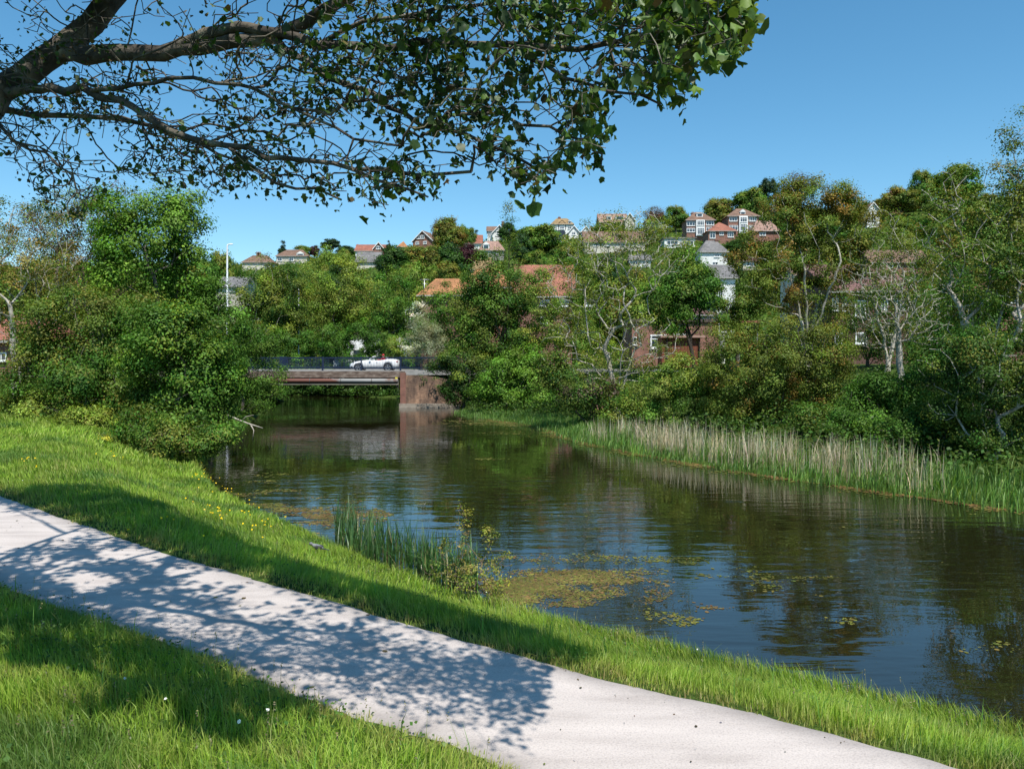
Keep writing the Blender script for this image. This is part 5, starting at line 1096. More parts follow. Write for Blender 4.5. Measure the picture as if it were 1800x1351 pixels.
def gatepost():
    Y = 80; s = Y/F; c = W(1271.5, 600, Y); zg = gz(c[0], Y); root = empty('white_post', (c[0], Y, zg), 0, 'white slatted box standing on the roof line beside the black sign board', 'post'); z = lambda py: CZ+(HY-py)*s-zg
    m = MB().box(-.17, .17, 0, .34, -.3, z(552)); m.box(-.2, .2, -.03, .37, z(552), z(551)); m.build('body', PNT(), root)
    m = MB()
    for i in range(5): m.box(-.1, .1, -.02, 0, z(562)+i*.12, z(562)+i*.12+.05)
    m.build('slat', plain('slat_grey', (.3, .3, .3)), root)
gatepost()

# ================================================================== trees of the hillside
PROTO = {}
def proto(kind):
    if kind in PROTO: return PROTO[kind]
    root = bpy.data.objects.new('hill_tree', None)
    spec = {
     'round': ([(0,0,5.6,3.9,3.6,3.6),(-2.0,.3,4.6,2.5,2.5,2.3),(2.1,-.3,4.9,2.5,2.5,2.4),(.4,0,8.0,2.4,2.4,1.9)], 5200, .46, MID+OLV, BARK),
     'rust': ([(0,0,5.4,3.8,3.6,3.4),(-2.0,.3,4.6,2.4,2.5,2.3),(1.8,-.3,5.6,2.3,2.3,2.2),(-.6,0,7.9,2.2,2.2,1.9)], 4600, .44, RUS+OLV, BARK),
     'lime': ([(0,0,5.6,3.6,3.4,3.6),(-1.8,.3,4.8,2.5,2.5,2.6),(1.9,0,4.6,2.3,2.3,2.3),(.2,0,8.1,2.1,2.1,1.8)], 5000, .42, LIM+YGR, BARK),
     'dark': ([(0,0,5.6,3.2,3.2,4.1),(-1.6,0,4.2,2.2,2.2,2.4),(1.6,0,4.6,2.1,2.2,2.4),(0,0,8.4,1.7,1.7,1.6)], 5600, .42, DRK+[(.03,.07,.03)], DARKB),
     'purple': ([(0,0,5.4,3.6,3.4,3.8),(-1.5,0,4.6,2.3,2.3,2.4),(1.6,0,5.2,2.2,2.2,2.4),(0,0,8.2,1.9,1.9,1.6)], 5600, .40, [(.055,.018,.026),(.04,.014,.02),(.08,.028,.032)], DARKB),
     'bare': ([(0,0,6.6,3.6,3.4,3.0),(-1.6,0,6.0,2.2,2.2,2.2),(1.7,0,6.2,2.2,2.2,2.2)], 900, .32, PUR, lambda: noise_mat('bark_purple', [(.3, (.09, .06, .05)), (.7, (.22, .16, .14))], 8)),
     'conifer': ([(0,0,1.8,2.4,2.4,1.1),(0,0,3.4,1.9,1.9,1.2),(0,0,5.2,1.4,1.4,1.2),(0,0,7.0,.95,.95,1.2),(0,0,8.8,.5,.5,1.1)], 4200, .34, [(.022,.055,.022),(.03,.065,.025)], DARKB),
     'pine': ([(-1.6,0,7.2,2.4,2.0,.9),(1.4,.2,7.8,2.5,2.0,.95),(0,0,8.9,2.0,1.8,.8),(2.6,0,6.0,1.6,1.4,.7),(-2.6,0,5.6,1.3,1.3,.6),(.6,0,5.0,1.6,1.4,.6)], 3600, .36, [(.026,.06,.026),(.035,.075,.03)], DARKB),
     'hedge': ([(0,0,2.4,4.2,2.4,2.2),(-2.6,0,1.8,2.4,2,1.7),(2.6,0,1.9,2.4,2,1.8)], 4200, .38, MID+DRK, BARK)}[kind]
    bl, n, ls, pal, bk = spec
    col.objects.link(root); n = int(n*1.3)
    make_plant(root, bl, n, ls, pal, ntarget=150 if kind != 'bare' else 420, trunk_r=.24, bark=bk(), stems=1 if kind in ('conifer', 'pine', 'purple', 'dark') else 2, spread=.6, rtip=.03 if kind != 'bare' else .035, clump=1.15 if kind not in ('pine', 'conifer') else .7, gaps=.12, step=.8, low=.25)
    PROTO[kind] = root; root['used'] = 0; return root
HT = {'round': 9.9, 'rust': 9.8, 'lime': 9.9, 'dark': 10, 'purple': 9.8, 'bare': 9.6, 'conifer': 9.9, 'pine': 9.7, 'hedge': 4.6}
HWD = {'round': 8.6, 'rust': 8.2, 'lime': 8, 'dark': 7, 'purple': 7.4, 'bare': 7.8, 'conifer': 4.8, 'pine': 8, 'hedge': 9.4}
PLACED = []
def hill_tree(kind, x, y, h, wd, name, label, group=None, cat='tree', z=None):
    p = proto(kind)
    if not p['used']: o = p; p['used'] = 1
    else:
        o = p.copy(); col.objects.link(o)
        for ch in p.children:
            c = ch.copy(); col.objects.link(c); c.parent = o
    o.name = name; o.location = (x, y, (gz(x, y) if z is None else z)-.2); o.rotation_euler = (0, 0, RNG.uniform(0, 6.28)); a = wd/HWD[kind]; o.scale = (a, a, h/HT[kind])
    tag(o, label, cat, group); PLACED.append((x, y, wd/2))
def named(kind, px, top, base, wpx, name, label, Y=None, cat='tree'):
    if Y is None: Y = hit(px, base)
    x = (px-900)/F*Y; zb = CZ+(HY-base)/F*Y; zg = gz(x, Y); zt = CZ+(HY-top)/F*Y
    hill_tree(kind, x, Y, max(2., zt-zg), wpx*Y/F, name, label, cat=cat)
named('round', 482, 470, 520, 60, 'round_tree', 'mid green round tree right of the blue grey slate roof', Y=128)
named('conifer', 497, 421, 446, 20, 'conifer', 'small dark conifer on the left skyline left of the brown roof')
named('pine', 580, 419, 446, 36, 'flat_topped_pine', 'flat topped dark pine standing on the left skyline')
named('dark', 608, 431, 450, 34, 'dark_bush', 'dark bush right of the flat topped skyline pine')
named('purple', 553, 430, 446, 17, 'purple_bush', 'small purple bush on the left skyline')
named('round', 532, 430, 446, 36, 'round_tree', 'rounded tree behind the brown skyline roof')
named('round', 390, 437, 500, 52, 'round_tree', 'green tree beside the top of the white street lamp', Y=150)
named('conifer', 683, 421, 446, 12, 'conifer', 'tiny dark conifer spire at the right end of the orange skyline roof')
named('rust', 786, 379, 446, 54, 'russet_tree', 'tall brown green tree right of the brick gable on the skyline')
named('bare', 775, 382, 440, 34, 'bare_tree', 'half bare purple grey crown at the left of the tall brown green skyline tree')
named('lime', 812, 394, 440, 20, 'lime_tree', 'bright yellow green tree on the skyline beside the tall brown green one')
named('round', 824, 398, 440, 26, 'round_tree', 'fresh green round tree right of the bright yellow green skyline tree')
named('conifer', 838, 402, 436, 16, 'conifer', 'bluish conifer on the skyline left of the white timbered gable')
named('purple', 820, 428, 478, 46, 'purple_beech', 'dark purple beech tree among the hillside houses')
named('dark', 788, 425, 492, 48, 'dark_tree', 'dark green tree left of the purple beech')
named('rust', 724, 430, 480, 66, 'russet_tree', 'broad russet and green tree below the brick skyline gable')
named('lime', 730, 462, 500, 60, 'lime_tree', 'pale olive tree mass above the white blossomed hawthorn', Y=120)
named('dark', 690, 430, 492, 56, 'dark_tree', 'dark green rounded tree below the long orange skyline roof')
named('rust', 762, 428, 490, 52, 'russet_tree', 'olive brown tree between the russet tree and the dark one')
named('dark', 893, 390, 426, 30, 'dark_tree', 'dark dome of evergreen under the thin bare spire')
named('round', 945, 393, 452, 84, 'round_tree', 'large domed green tree on the skyline left of the ochre roofed house')
named('round', 1188, 360, 408, 42, 'round_tree', 'green tree on the skyline left of the two bay fronted houses')
named('bare', 1150, 362, 400, 40, 'bare_tree', 'bare twiggy tree on the skyline behind the red chimneys')
named('rust', 1262, 345, 404, 58, 'russet_tree', 'brown green tree between and behind the two bay fronted houses')
named('round', 1318, 329, 398, 62, 'round_tree', 'tall green tree behind the house with the white gabled dormer')
named('lime', 1338, 342, 398, 30, 'lime_tree', 'pale green tree at the right of the tall green one behind the dormer house')
named('pine', 1352, 313, 388, 38, 'pine_tree', 'dark pine on the skyline at the top of the hill')
named('bare', 1402, 302, 376, 62, 'bare_tree', 'bare grey tree on the skyline at the top of the hill')
named('rust', 1388, 334, 384, 46, 'russet_tree', 'brown tree below the bare grey skyline tree')
named('dark', 1294, 420, 456, 46, 'dark_tree', 'dark green tree between the orange pyramid roof and the plum roof')
named('hedge', 1288, 446, 470, 30, 'clipped_hedge', 'dark rounded hedge right of the white house with grey hipped roof', cat='hedge')
named('dark', 1330, 425, 462, 40, 'dark_tree', 'dark green garden tree below the pinkish bungalow roof')
named('round', 1620, 296, 372, 40, 'round_tree', 'round tree on the right skyline behind the tall olive tree')
named('rust', 1570, 338, 372, 60, 'russet_tree', 'brown green tree at the right end of the skyline beside the white gable')
named('rust', 1582, 326, 382, 62, 'russet_tree', 'brown green tree in front of the red roofed house on the right hill')
named('round', 1680, 290, 372, 90, 'round_tree', 'large round tree on the far right hill top')
named('lime', 1075, 392, 410, 36, 'lime_tree', 'yellow green bush in front of the pink roofed dormer house')
named('hedge', 1050, 396, 412, 40, 'hedge', 'low hedge between the white gables and the pink roof', cat='hedge')
# the rest of the wood between the houses
KINDS_ = ['round', 'rust', 'lime', 'dark', 'round', 'rust', 'hedge', 'round', 'lime']
LBL = {'round': ('green_tree', 'mid green round headed tree in the wood between the hillside houses'), 'rust': ('olive_tree', 'olive brown tree in the wood between the hillside houses'), 'lime': ('pale_tree', 'pale yellow green tree in the wood between the hillside houses'),
       'dark': ('dark_tree', 'dark green narrow tree in the wood between the hillside houses'), 'hedge': ('garden_hedge', 'low bushy hedge in the gardens between the hillside houses')}
cnt = 0; tries = 0
while cnt < 285 and tries < 9000:
    tries += 1
    Y = 96+208*RNG.random()**.9; u = RNG.uniform(-.72, .74); x = u*Y; px = 900+F*u
    kind = KINDS_[RNG.integers(0, len(KINDS_))]; h = RNG.uniform(5, 10.5)*(.75 if Y > 240 else 1); 
    if kind == 'hedge': h = RNG.uniform(2, 4)
    wd = h*RNG.uniform(.75, 1.0) if kind != 'hedge' else h*2.2
    if kind == 'dark': wd = h*.6
    if any((x-a)**2+(Y-b)**2 < (.62*(wd/2+r))**2 for a, b, r in PLACED): continue
    zg = gz(x, Y); s = F/Y; top = HY-(zg+h-CZ)*s; bot = HY-(zg+.6-CZ)*s; hw = wd/2*s*.92
    if top < np.interp(px, SK[:, 0], SK[:, 1])-14: continue
    bad = False
    for (a, b, c, d, yh) in HOUSES:
        if yh > Y-2 and a < px+hw and b > px-hw and c < bot and d > top: bad = True; break
        if abs(yh+5-Y) < 8 and a-2 < px+hw and b+2 > px-hw: bad = True; break
    if bad: continue
    hill_tree(kind, x, Y, h, wd, *LBL[kind], 'trees covering the hillside between the houses'); cnt += 1
print('hill trees', cnt, 'tries', tries)
def hillside_scrub():
    n = 90000; Y = 90+215*RNG.random(n); X = RNG.uniform(-.75, .76, n)*Y; z = ground(X, Y, False); f = fbm(X/9, Y/9, 131)
    z = z+RNG.random(n)*np.clip((f-.3)*4.5, .15, 1.8)
    V, fq, cc = leaf_quads(np.stack([X, Y, z], 1), RNG.uniform(.4, .95, n), unit(RNG.normal(0, .6, (n, 3))+[0, -.2, .8]), np.clip(pick(MID+OLV+RUS[:2]+DRK, n, .15), .005, .5), .8)
    o = link('hillside_scrub', np_mesh('hillside_scrub', V, [fq], cc), LEAF()); tag(o, 'rough shrubs and gardens covering the hillside', 'scrub', kind='stuff')
hillside_scrub()
# ================================================================== the road bridge
YB = 62.0
def X62(px, Y=YB): return (px-900)/F*Y
def road_bridge():
    x0, x1 = -21.5, X62(703); c = ((x0+x1)/2, YB, 0); root = empty('road_bridge', c, 0, 'road bridge with rusty pipe slung along its side over the water', 'bridge')
    L = (x1-x0)/2; z = lambda py: CZ+(HY-py)/F*YB
    edge = noise_mat('weathered_parapet', [(.3, (.07, .05, .04)), (.5, (.16, .115, .09)), (.7, (.27, .22, .18))], 2.2, .9, .5, 18, stretch=(1, 1, 2.5))
    MB().box(-L-6, L+.4, .02, .55, z(663.5), z(652.2)).build('parapet_base', edge, root)
    MB().box(-L-6, L+.4, .56, 10.6, z(663), z(654)).build('deck', noise_mat('concrete', [(.3, (.20, .19, .17)), (.7, (.34, .32, .29))], 2), root)
    MB().box(-L-6, L-.1, .12, .50, z(673.5), z(663.6)).build('girder', noise_mat('girder_green', [(.3, (.05, .055, .045)), (.7, (.13, .135, .11))], 1.5, .7, stretch=(.4, 1, 3)), root)
    MB().box(-L-6, L-.1, -.12, .52, z(676), z(673.6)).build('flange', noise_mat('pale_flange', [(.3, (.13, .11, .08)), (.7, (.26, .23, .175))], 1.4, .8, stretch=(.4, 1, 1)), root)
    m, nt, out = new_mat('rusty_pipe'); tc = N(nt, 'ShaderNodeTexCoord'); sp = N(nt, 'ShaderNodeSeparateXYZ'); nt.links.new(tc.outputs['Object'], sp.inputs[0])
    no = N(nt, 'ShaderNodeTexNoise', Scale=1.1, Detail=5); nt.links.new(tc.outputs['Object'], no.inputs['Vector'])
    ad = N(nt, 'ShaderNodeMath', operation='MULTIPLY_ADD'); ad.inputs[1].default_value = .10; nt.links.new(sp.outputs[0], ad.inputs[0])
    m3 = N(nt, 'ShaderNodeMath', operation='MULTIPLY'); m3.inputs[1].default_value = .5; nt.links.new(no.outputs['Fac'], m3.inputs[0]); nt.links.new(m3.outputs[0], ad.inputs[2])
    c_ = ramp(nt, ad.outputs[0], [(.0, (.13, .045, .03)), (.40, (.16, .06, .04)), (.455, (.24, .235, .225)), (.75, (.28, .275, .265)), (.8, (.19, .12, .095)), (.9, (.26, .25, .24))])
    b = N(nt, 'ShaderNodeBsdfPrincipled', Roughness=.65); nt.links.new(c_, b.inputs['Base Color']); nt.links.new(b.outputs[0], out.inputs[0])
    pz = z(668.8); MB().tube([(-L-6, -.08, pz), (-L/2, -.08, pz), (0, -.08, pz), (L/2, -.08, pz), (L-.15, -.08, pz)], .155, 14).build('pipe', m, root)
    for x in np.arange(-L+1, L, 2.4):
        MB().disc_ring((0, 0, 0), .157, .175, -.03, .03, 16)
        k = MB()
        for i in range(16):
            a0, a1 = 2*math.pi*i/16, 2*math.pi*(i+1)/16
            k.add([(x-.03, -.08+.17*math.cos(a0), pz+.17*math.sin(a0)), (x+.03, -.08+.17*math.cos(a0), pz+.17*math.sin(a0)), (x+.03, -.08+.17*math.cos(a1), pz+.17*math.sin(a1)), (x-.03, -.08+.17*math.cos(a1), pz+.17*math.sin(a1))], [(0, 1, 2, 3)])
        k.build('pipe_clamp', plain('clamp_steel', (.10, .09, .085), .6), root)
    # far girder and far abutment face, the dark space under the deck
    MB().box(-L-6, L-.1, 10.0, 10.4, z(674), z(663.2)).build('girder', MATS['girder_green'], root)
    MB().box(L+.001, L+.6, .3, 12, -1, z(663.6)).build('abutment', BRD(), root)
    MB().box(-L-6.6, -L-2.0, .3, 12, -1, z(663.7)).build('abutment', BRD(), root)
    MB().box(L-.35, L-.17, -.145, -.125, z(666), z(662.5)).build('marker_plate', plain('yellow_plate', (.60, .52, .06), .5), root)
    # pale scrawl left on the parapet foot
    mk = MB()
    rr = random.Random(3); x = X62(568)-c[0]
    while x < X62(612)-c[0]:
        w_ = rr.uniform(.06, .2)
        if rr.random() < .6: mk.box(x, x+w_, .115, .118, z(664.6)-.02, z(664.6)+rr.uniform(.02, .10))
        x += w_+rr.uniform(.03, .12)
    mk.build('scuff', plain('chalk_white', (.55, .55, .52), .8), root)
road_bridge()
# carriageway and footways across the bridge and along the bank
zr = CZ+(HY-651)/F*YB
def strip(name, y0, y1, z, mat, x0=-70, x1=46, n=60):
    xs = np.linspace(x0, x1, n); V = []; Fq = []
    for x in xs: V += [(x, y0, z), (x, y1, z), (x, y0, z-.35), (x, y1, z-.35)]
    for i in range(n-1):
        a = 4*i; b_ = a+4; Fq += [(a, b_, b_+1, a+1), (a+2, a, a+1, a+3), (a, a+2, b_+2, b_), (a+1, b_+1, b_+3, a+3)]
    me = bpy.data.meshes.new(name); me.from_pydata(V, [], Fq); o = link(name, me, mat); tag(o, kind='structure'); return o
strip('footpath', YB+.04, YB+1.7, zr, noise_mat('pavement_grey', [(.3, (.26, .25, .235)), (.7, (.36, .345, .325))], 3), x0=-24, x1=0)
strip('road', YB+1.72, YB+8.6, zr-.11, noise_mat('asphalt', [(.3, (.045, .045, .047)), (.7, (.085, .085, .085))], 8))
strip('footpath', YB+8.62, YB+10.5, zr+.004, MATS['pavement_grey'], x0=-70, x1=20)
strip('road_line', YB+5.1, YB+5.2, zr-.106, plain('line_white', (.7, .7, .68)), x0=-60, x1=30)

# ---- brick wing wall with its pale plinth
def wing_wall():
    Y0 = YB-.06; x0 = X62(704, Y0); x1 = X62(812, Y0); root = empty('wing_wall', (x0, Y0, 0), 0, 'brick wing wall with pale stone plinth at the right end of the bridge', 'wall')
    z = lambda py: CZ+(HY-py)/F*Y0; L = x1-x0; n = 14
    prof = [(i/n*L, np.interp(704+i/n*108, [704, 730, 770, 800, 812], [z(655), z(657.5), z(663), z(670), z(676)])) for i in range(n+1)]
    # leans back a little from the water; coping follows the falling top
    V = []; Fc = []
    for x, t in prof: V += [(x, 0, z(709)), (x, .12, t), (x, .6, t), (x, .6, z(709))]
    for i in range(n):
        a = 4*i; b = a+4; Fc += [(a, b, b+1, a+1), (a+1, b+1, b+2, a+2), (a+2, b+2, b+3, a+3)]
    Fc += [(0, 1, 2, 3), (4*n, 4*n+3, 4*n+2, 4*n+1)]
    m, nt, out = new_mat('old_brickwork'); tc = N(nt, 'ShaderNodeTexCoord'); sp = N(nt, 'ShaderNodeSeparateXYZ'); nt.links.new(tc.outputs['Object'], sp.inputs[0])
    cb = N(nt, 'ShaderNodeCombineXYZ'); nt.links.new(sp.outputs[0], cb.inputs[0]); nt.links.new(sp.outputs[2], cb.inputs[1])
    br = N(nt, 'ShaderNodeTexBrick'); br.inputs['Scale'].default_value = 1; br.inputs['Brick Width'].default_value = .23; br.inputs['Row Height'].default_value = .075; br.inputs['Mortar Size'].default_value = .009
    br.inputs['Color1'].default_value = (.19, .11, .075, 1); br.inputs['Color2'].default_value = (.11, .055, .04, 1); br.inputs['Mortar'].default_value = (.22, .18, .14, 1); nt.links.new(cb.outputs[0], br.inputs['Vector'])
    no = N(nt, 'ShaderNodeTexNoise', Scale=.9, Detail=8, Roughness=.7); mp = N(nt, 'ShaderNodeMapping'); mp.inputs['Scale'].default_value = (1.4, 1, .6); nt.links.new(tc.outputs['Object'], mp.inputs[0]); nt.links.new(mp.outputs[0], no.inputs['Vector'])
    c2 = ramp(nt, no.outputs['Fac'], [(.3, (.30, .29, .28)), (.5, (.9, .86, .8)), (.66, (1.9, 1.75, 1.5))]); mx = N(nt, 'ShaderNodeMix', data_type='RGBA', blend_type='MULTIPLY'); mx.inputs[0].default_value = 1
    nt.links.new(br.outputs[0], mx.inputs[6]); nt.links.new(c2, mx.inputs[7]); b = N(nt, 'ShaderNodeBsdfPrincipled', Roughness=.9); nt.links.new(mx.outputs[2], b.inputs['Base Color']); nt.links.new(b.outputs[0], out.inputs[0])
    MB().add(V, Fc).build('brick_face', m, root)
    MB().box(-.02, .42, -.05, .5, z(709), z(655)).build('pier', brick_mat('pier_brick', (.27, .10, .065), (.20, .075, .05), (.2, .16, .13)), root)
    p = MB(); nb = 9
    for i in range(nb): p.box(-.1+i*(L+.2)/nb+.012, -.1+(i+1)*(L+.2)/nb-.012, -.16, .5, -.6, z(708.8)-.005*(i % 3))
    p.box(-.1, L+.1, -.14, .48, -.6, z(709.6)); p.build('stone_plinth', noise_mat('plinth_stone', [(.3, (.22, .18, .14)), (.7, (.36, .31, .25))], 3), root)
wing_wall()

# ---- blue railings
NAVY = lambda: noise_mat('navy_paint', [(.3, (.007, .015, .040)), (.7, (.012, .024, .062))], 5, .4, spec=.5)
def railing(Y, pxs, label, x_end):
    xs = [X62(p, Y) for p in pxs]; z0 = zr; zt = CZ+(HY-627.5)/F*YB
    root = empty('railing', (xs[0], Y, z0), 0, label, 'railing'); h = zt-z0; ox = xs[0]
    top = MB(); bot = MB(); top.box(xs[0]-ox, xs[-1]-ox, -.04, .04, h-.07, h); top.build('top_rail', NAVY(), root)
    bot.box(xs[0]-ox, xs[-1]-ox, -.03, .03, .16, .22); bot.build('bottom_rail', NAVY(), root)
    for i, x in enumerate(xs):
        wd = .28 if i == 2 else .05
        m = MB().box(x-ox-wd, x-ox+wd, -.05, .05, 0, h+.04); m.box(x-ox-wd-.02, x-ox+wd+.02, -.07, .07, 0, .05); m.build('post', NAVY(), root)
    for a, b in zip(xs[:-1], xs[1:]):
        n = int((b-a)/.115); m = MB()
        for k in range(1, n): m.box(a-ox+(b-a)*k/n-.011, a-ox+(b-a)*k/n+.011, -.012, .012, .2, h-.06)
        m.build('bar_panel', NAVY(), root)
railing(YB+.12, [360, 429, 498, 567, 635, 704, 772, 840], 'navy blue bar railing along the near side of the bridge', 0)
railing(YB+10.3, [300, 372, 441, 505, 569, 633, 697, 761], 'navy blue bar railing along the far side of the bridge', 0)

# ---- street lamps
def lamp_post(px, top, Y, r, label, arm=1):
    X = X62(px, Y); zg = gz(X, Y) if Y > 77 else zr; root = empty('street_lamp', (X, Y, zg), 0, label, 'street lamp'); h = CZ+(HY-top)/F*Y-zg
    wp = plain('lamp_white', (.72, .73, .74), .4)
    MB().tube([(0,0,-.3),(0,0,1.2),(0,0,1.25),(0,0,h-.25),(arm*.05,-.0,h-.08),(arm*.2,0,h)], [r*1.6,r*1.6,r*1.1,r*.8,r*.7,r*.6], 10).build('pole', wp, root)
    a = MB().tube([(arm*.18,0,h-.005),(arm*.55,0,h+.02)], [r*.6,r*.5], 8).build('arm', wp, root)
    m = MB(); m.add([(arm*.5,-.13,h-.03),(arm*1.05,-.10,h),(arm*1.05,.10,h),(arm*.5,.13,h-.03),(arm*.5,-.09,h+.09),(arm*1.0,-.06,h+.07),(arm*1.0,.06,h+.07),(arm*.5,.09,h+.09)], [(0,3,2,1),(4,5,6,7),(0,1,5,4),(1,2,6,5),(2,3,7,6),(3,0,4,7)])
    m.build('lantern', wp, root, .02)
lamp_post(399.5, 429.5, 78, .10, 'tall white street lamp standing clear of the trees on the left', .55)
lamp_post(525, 498, 93, .07, 'slim white pole half hidden in the trees behind the bridge', -.5)

# ---- white camper van behind the far railing
def camper():
    Y = 87.5; X = X62(625, Y); zg = max(gz(X, Y), zr-.2); root = empty('camper_van', (X, Y, zg), 0, 'white camper van half hidden by leaves behind the far railing', 'van')
    L, Wd, H = 4.9, 2.0, CZ+(HY-594)/F*Y-zg
    pr = [(-L/2,.35),(-L/2,.95),(-L/2+.25,1.25),(-L/2+.95,1.45),(-L/2+1.55,H*.72),(-L/2+1.35,H*.80),(-L/2+1.55,H*.96),(-L/2+1.9,H),(L/2-.05,H-.05),(L/2,.4)]
    MB().prism(pr, 0, Wd).build('body', PNT(), root, .05)
    for x0, x1, z0, z1 in ((-.2, .9, 1.5, 2.1), (1.3, 2.0, 1.6, 2.1)):
        f = MB().box(x0-.05, x1+.05, -.02, .0, z0-.05, z1+.05).build('window', plain('van_trim', (.03, .03, .03)), root); MB().box(x0, x1, -.03, -.02, z0, z1).build('pane', glass_mat(), f)
    MB().add([(-L/2+1.02,-.01,1.5),(-L/2+1.9,-.01,1.5),(-L/2+1.9,-.01,H*.68),(-L/2+1.55,-.01,H*.68),(-L/2+1.02,.02,1.5),(-L/2+1.9,.02,1.5),(-L/2+1.9,.02,H*.68),(-L/2+1.55,.02,H*.68)], [(0,1,2,3),(4,7,6,5),(0,4,5,1),(1,5,6,2),(2,6,7,3),(3,7,4,0)]).build('side_window', glass_mat(), root)
    MB().box(-L/2+.9, L/2-.1, -.025, -.001, 1.15, 1.25).build('stripe', plain('van_stripe', (.2, .21, .23)), root)
    for x in (-1.45, 1.35):
        for y in (.1, Wd-.1):
            w_ = MB().disc_ring((x, 0, .36), .2, .36, y-.11, y+.11).build('wheel', plain('tyre', (.015, .015, .016), .8), root)
            MB().disc_ring((x, 0, .36), .02, .2, y-.09, y+.09).build('hub', plain('hub_grey', (.4, .4, .41), .35, .7), w_)
    MB().box(-L/2-.03, -L/2+.01, .15, .5, .8, 1.0).build('headlight', plain('lamp_glass', (.7, .72, .75), .15), root)
camper()

# ================================================================== the white convertible
def convertible():
    Yc = YB+3.2; s = Yc/F; xc = (660-900)*s; zroad = zr-.106
    root = empty('convertible_car', (xc, Yc, zroad), 0, 'white open topped sports car with red seat backs driving over the bridge', 'car')
    L = 4.0; hw = .86; wf, wr = -1.24, 1.13; R = .33; RA = .385
    prof_t = ([-2.0,-1.95,-1.8,-1.5,-1.1,-.7,-.45,-.2,.4,.85,1.1,1.4,1.7,1.9,1.98], [.56,.62,.69,.78,.86,.91,.93,.91,.90,.95,.99,1.0,.97,.90,.80])
    prof_b = ([-2.0,-1.9,-1.6,1.6,1.9,1.98], [.36,.24,.19,.20,.28,.42])
    plan = ([-2.0,-1.93,-1.75,-1.4,-.6,.4,1.2,1.7,1.9,1.98], [.52,.66,.77,.845,.84,.85,.87,.82,.74,.64])
    xs = np.unique(np.concatenate([np.linspace(-2, 1.98, 78), [-.42, -.38, .93, .97]])); V = []; ring = 0
    for x in xs:
        t = np.interp(x, *prof_t); b = np.interp(x, *prof_b); w_ = np.interp(x, *plan)
        arch = b
        for cx in (wf, wr):
            if abs(x-cx) < RA: arch = max(arch, R+math.sqrt(RA*RA-(x-cx)**2))
        arch = min(arch, t-.16)
        cock = sst((x+.44)/.06)*sst((.99-x)/.06); ct = t*(1-cock)+.48*cock; iw = w_*.80
        pts = [(w_*.55, b), (w_*.94, max(arch, b)), (w_, max(arch, (b+t)*.5-.02)+.0), (w_*.985, max(t-.13, arch+.05)), (w_*.90, t-.02), (iw, t), (iw*.97, t-.04*(1-cock)*0-(0 if cock < .01 else .0)), (iw*.93, ct if cock > .01 else t+.012), (w_*.4, ct if cock > .01 else t+.03), (0, ct if cock > .01 else t+.035)]
        half = [(-y, z) for y, z in pts]; full = half+[(y, z) for y, z in pts[-2::-1]]
        ring = len(full); V += [(x, y, z) for y, z in full]
    n = len(xs); Fc = [(i*ring+j, (i+1)*ring+j, (i+1)*ring+j+1, i*ring+j+1) for i in range(n-1) for j in range(ring-1)]
    Fc += [(i*ring+ring-1, (i+1)*ring+ring-1, (i+1)*ring, i*ring) for i in range(n-1)]
    Fc += [tuple(range(ring)), tuple((n-1)*ring+j for j in range(ring-1, -1, -1))]
    m, nt, out = new_mat('white_car_paint'); b = N(nt, 'ShaderNodeBsdfPrincipled', Roughness=.28); no = N(nt, 'ShaderNodeTexNoise', Scale=2.); c = ramp(nt, no.outputs['Fac'], [(.3, (.76, .76, .76)), (.7, (.84, .84, .83))]); nt.links.new(c, b.inputs['Base Color'])
    b.inputs['Coat Weight'].default_value = .6; nt.links.new(b.outputs[0], out.inputs[0])
    mb = MB(); mb.add(V, Fc, True); body = mb.build('body', m, root)
    dk = plain('dark_trim', (.012, .012, .013), .6)
    MB().box(-.40, .95, -.62, .62, .40, .52).build('cabin_floor', dk, root)
    tyre = plain('tyre', (.015, .015, .016), .8); rim = plain('alloy', (.55, .56, .58), .3, .8)
    for cx in (wf, wr):
        for sy in (-1, 1):
            y0, y1 = (-hw+.015, -hw+.21) if sy < 0 else (hw-.21, hw-.015)
            wo = MB().disc_ring((cx, 0, R), .225, R, y0, y1, 28).build('wheel', tyre, root, .02)
            r_ = MB().disc_ring((cx, 0, R), .195, .228, y0+.01, y1-.01, 28)
            yf = y0+.02 if sy < 0 else y1-.02
            for k in range(5):
                a = 2*math.pi*k/5+.4; d = Vector((math.cos(a), 0, math.sin(a))); p = Vector((-d.z, 0, d.x)); c0 = Vector((cx, yf, R)); y_ = Vector((0, .02, 0))
                q = [c0+d*.03-p*.035, c0+d*.205-p*.028, c0+d*.205+p*.028, c0+d*.03+p*.035]
                r_.add([v-y_ for v in q]+[v+y_ for v in q], [(0,1,2,3),(4,7,6,5),(0,4,5,1),(1,5,6,2),(2,6,7,3),(3,7,4,0)])
            r_.disc_ring((cx, 0, R), .0, .05, yf-.025, yf+.025, 14); r_.build('rim', rim, wo)
            ya, yb_ = (y0+.06, y1+.08) if sy < 0 else (y0-.08, y1-.06)
            MB().disc_ring((cx, 0, R), .0, RA-.012, min(ya, yb_)+.05, max(ya, yb_)-.0, 24).build('wheel_well', dk, root)
    # windscreen: white pillars, header rail and glass
    wsf = MB(); 
    for sy in (-1, 1): wsf.tube([(-.46, sy*.70, .90), (-.12, sy*.62, 1.17), (-.02, sy*.58, 1.21)], .035, 8)
    wsf.tube([(-.02, -.58, 1.21), (.0, 0, 1.235), (-.02, .58, 1.21)], .03, 8); wf_ = wsf.build('windscreen_frame', m, root)
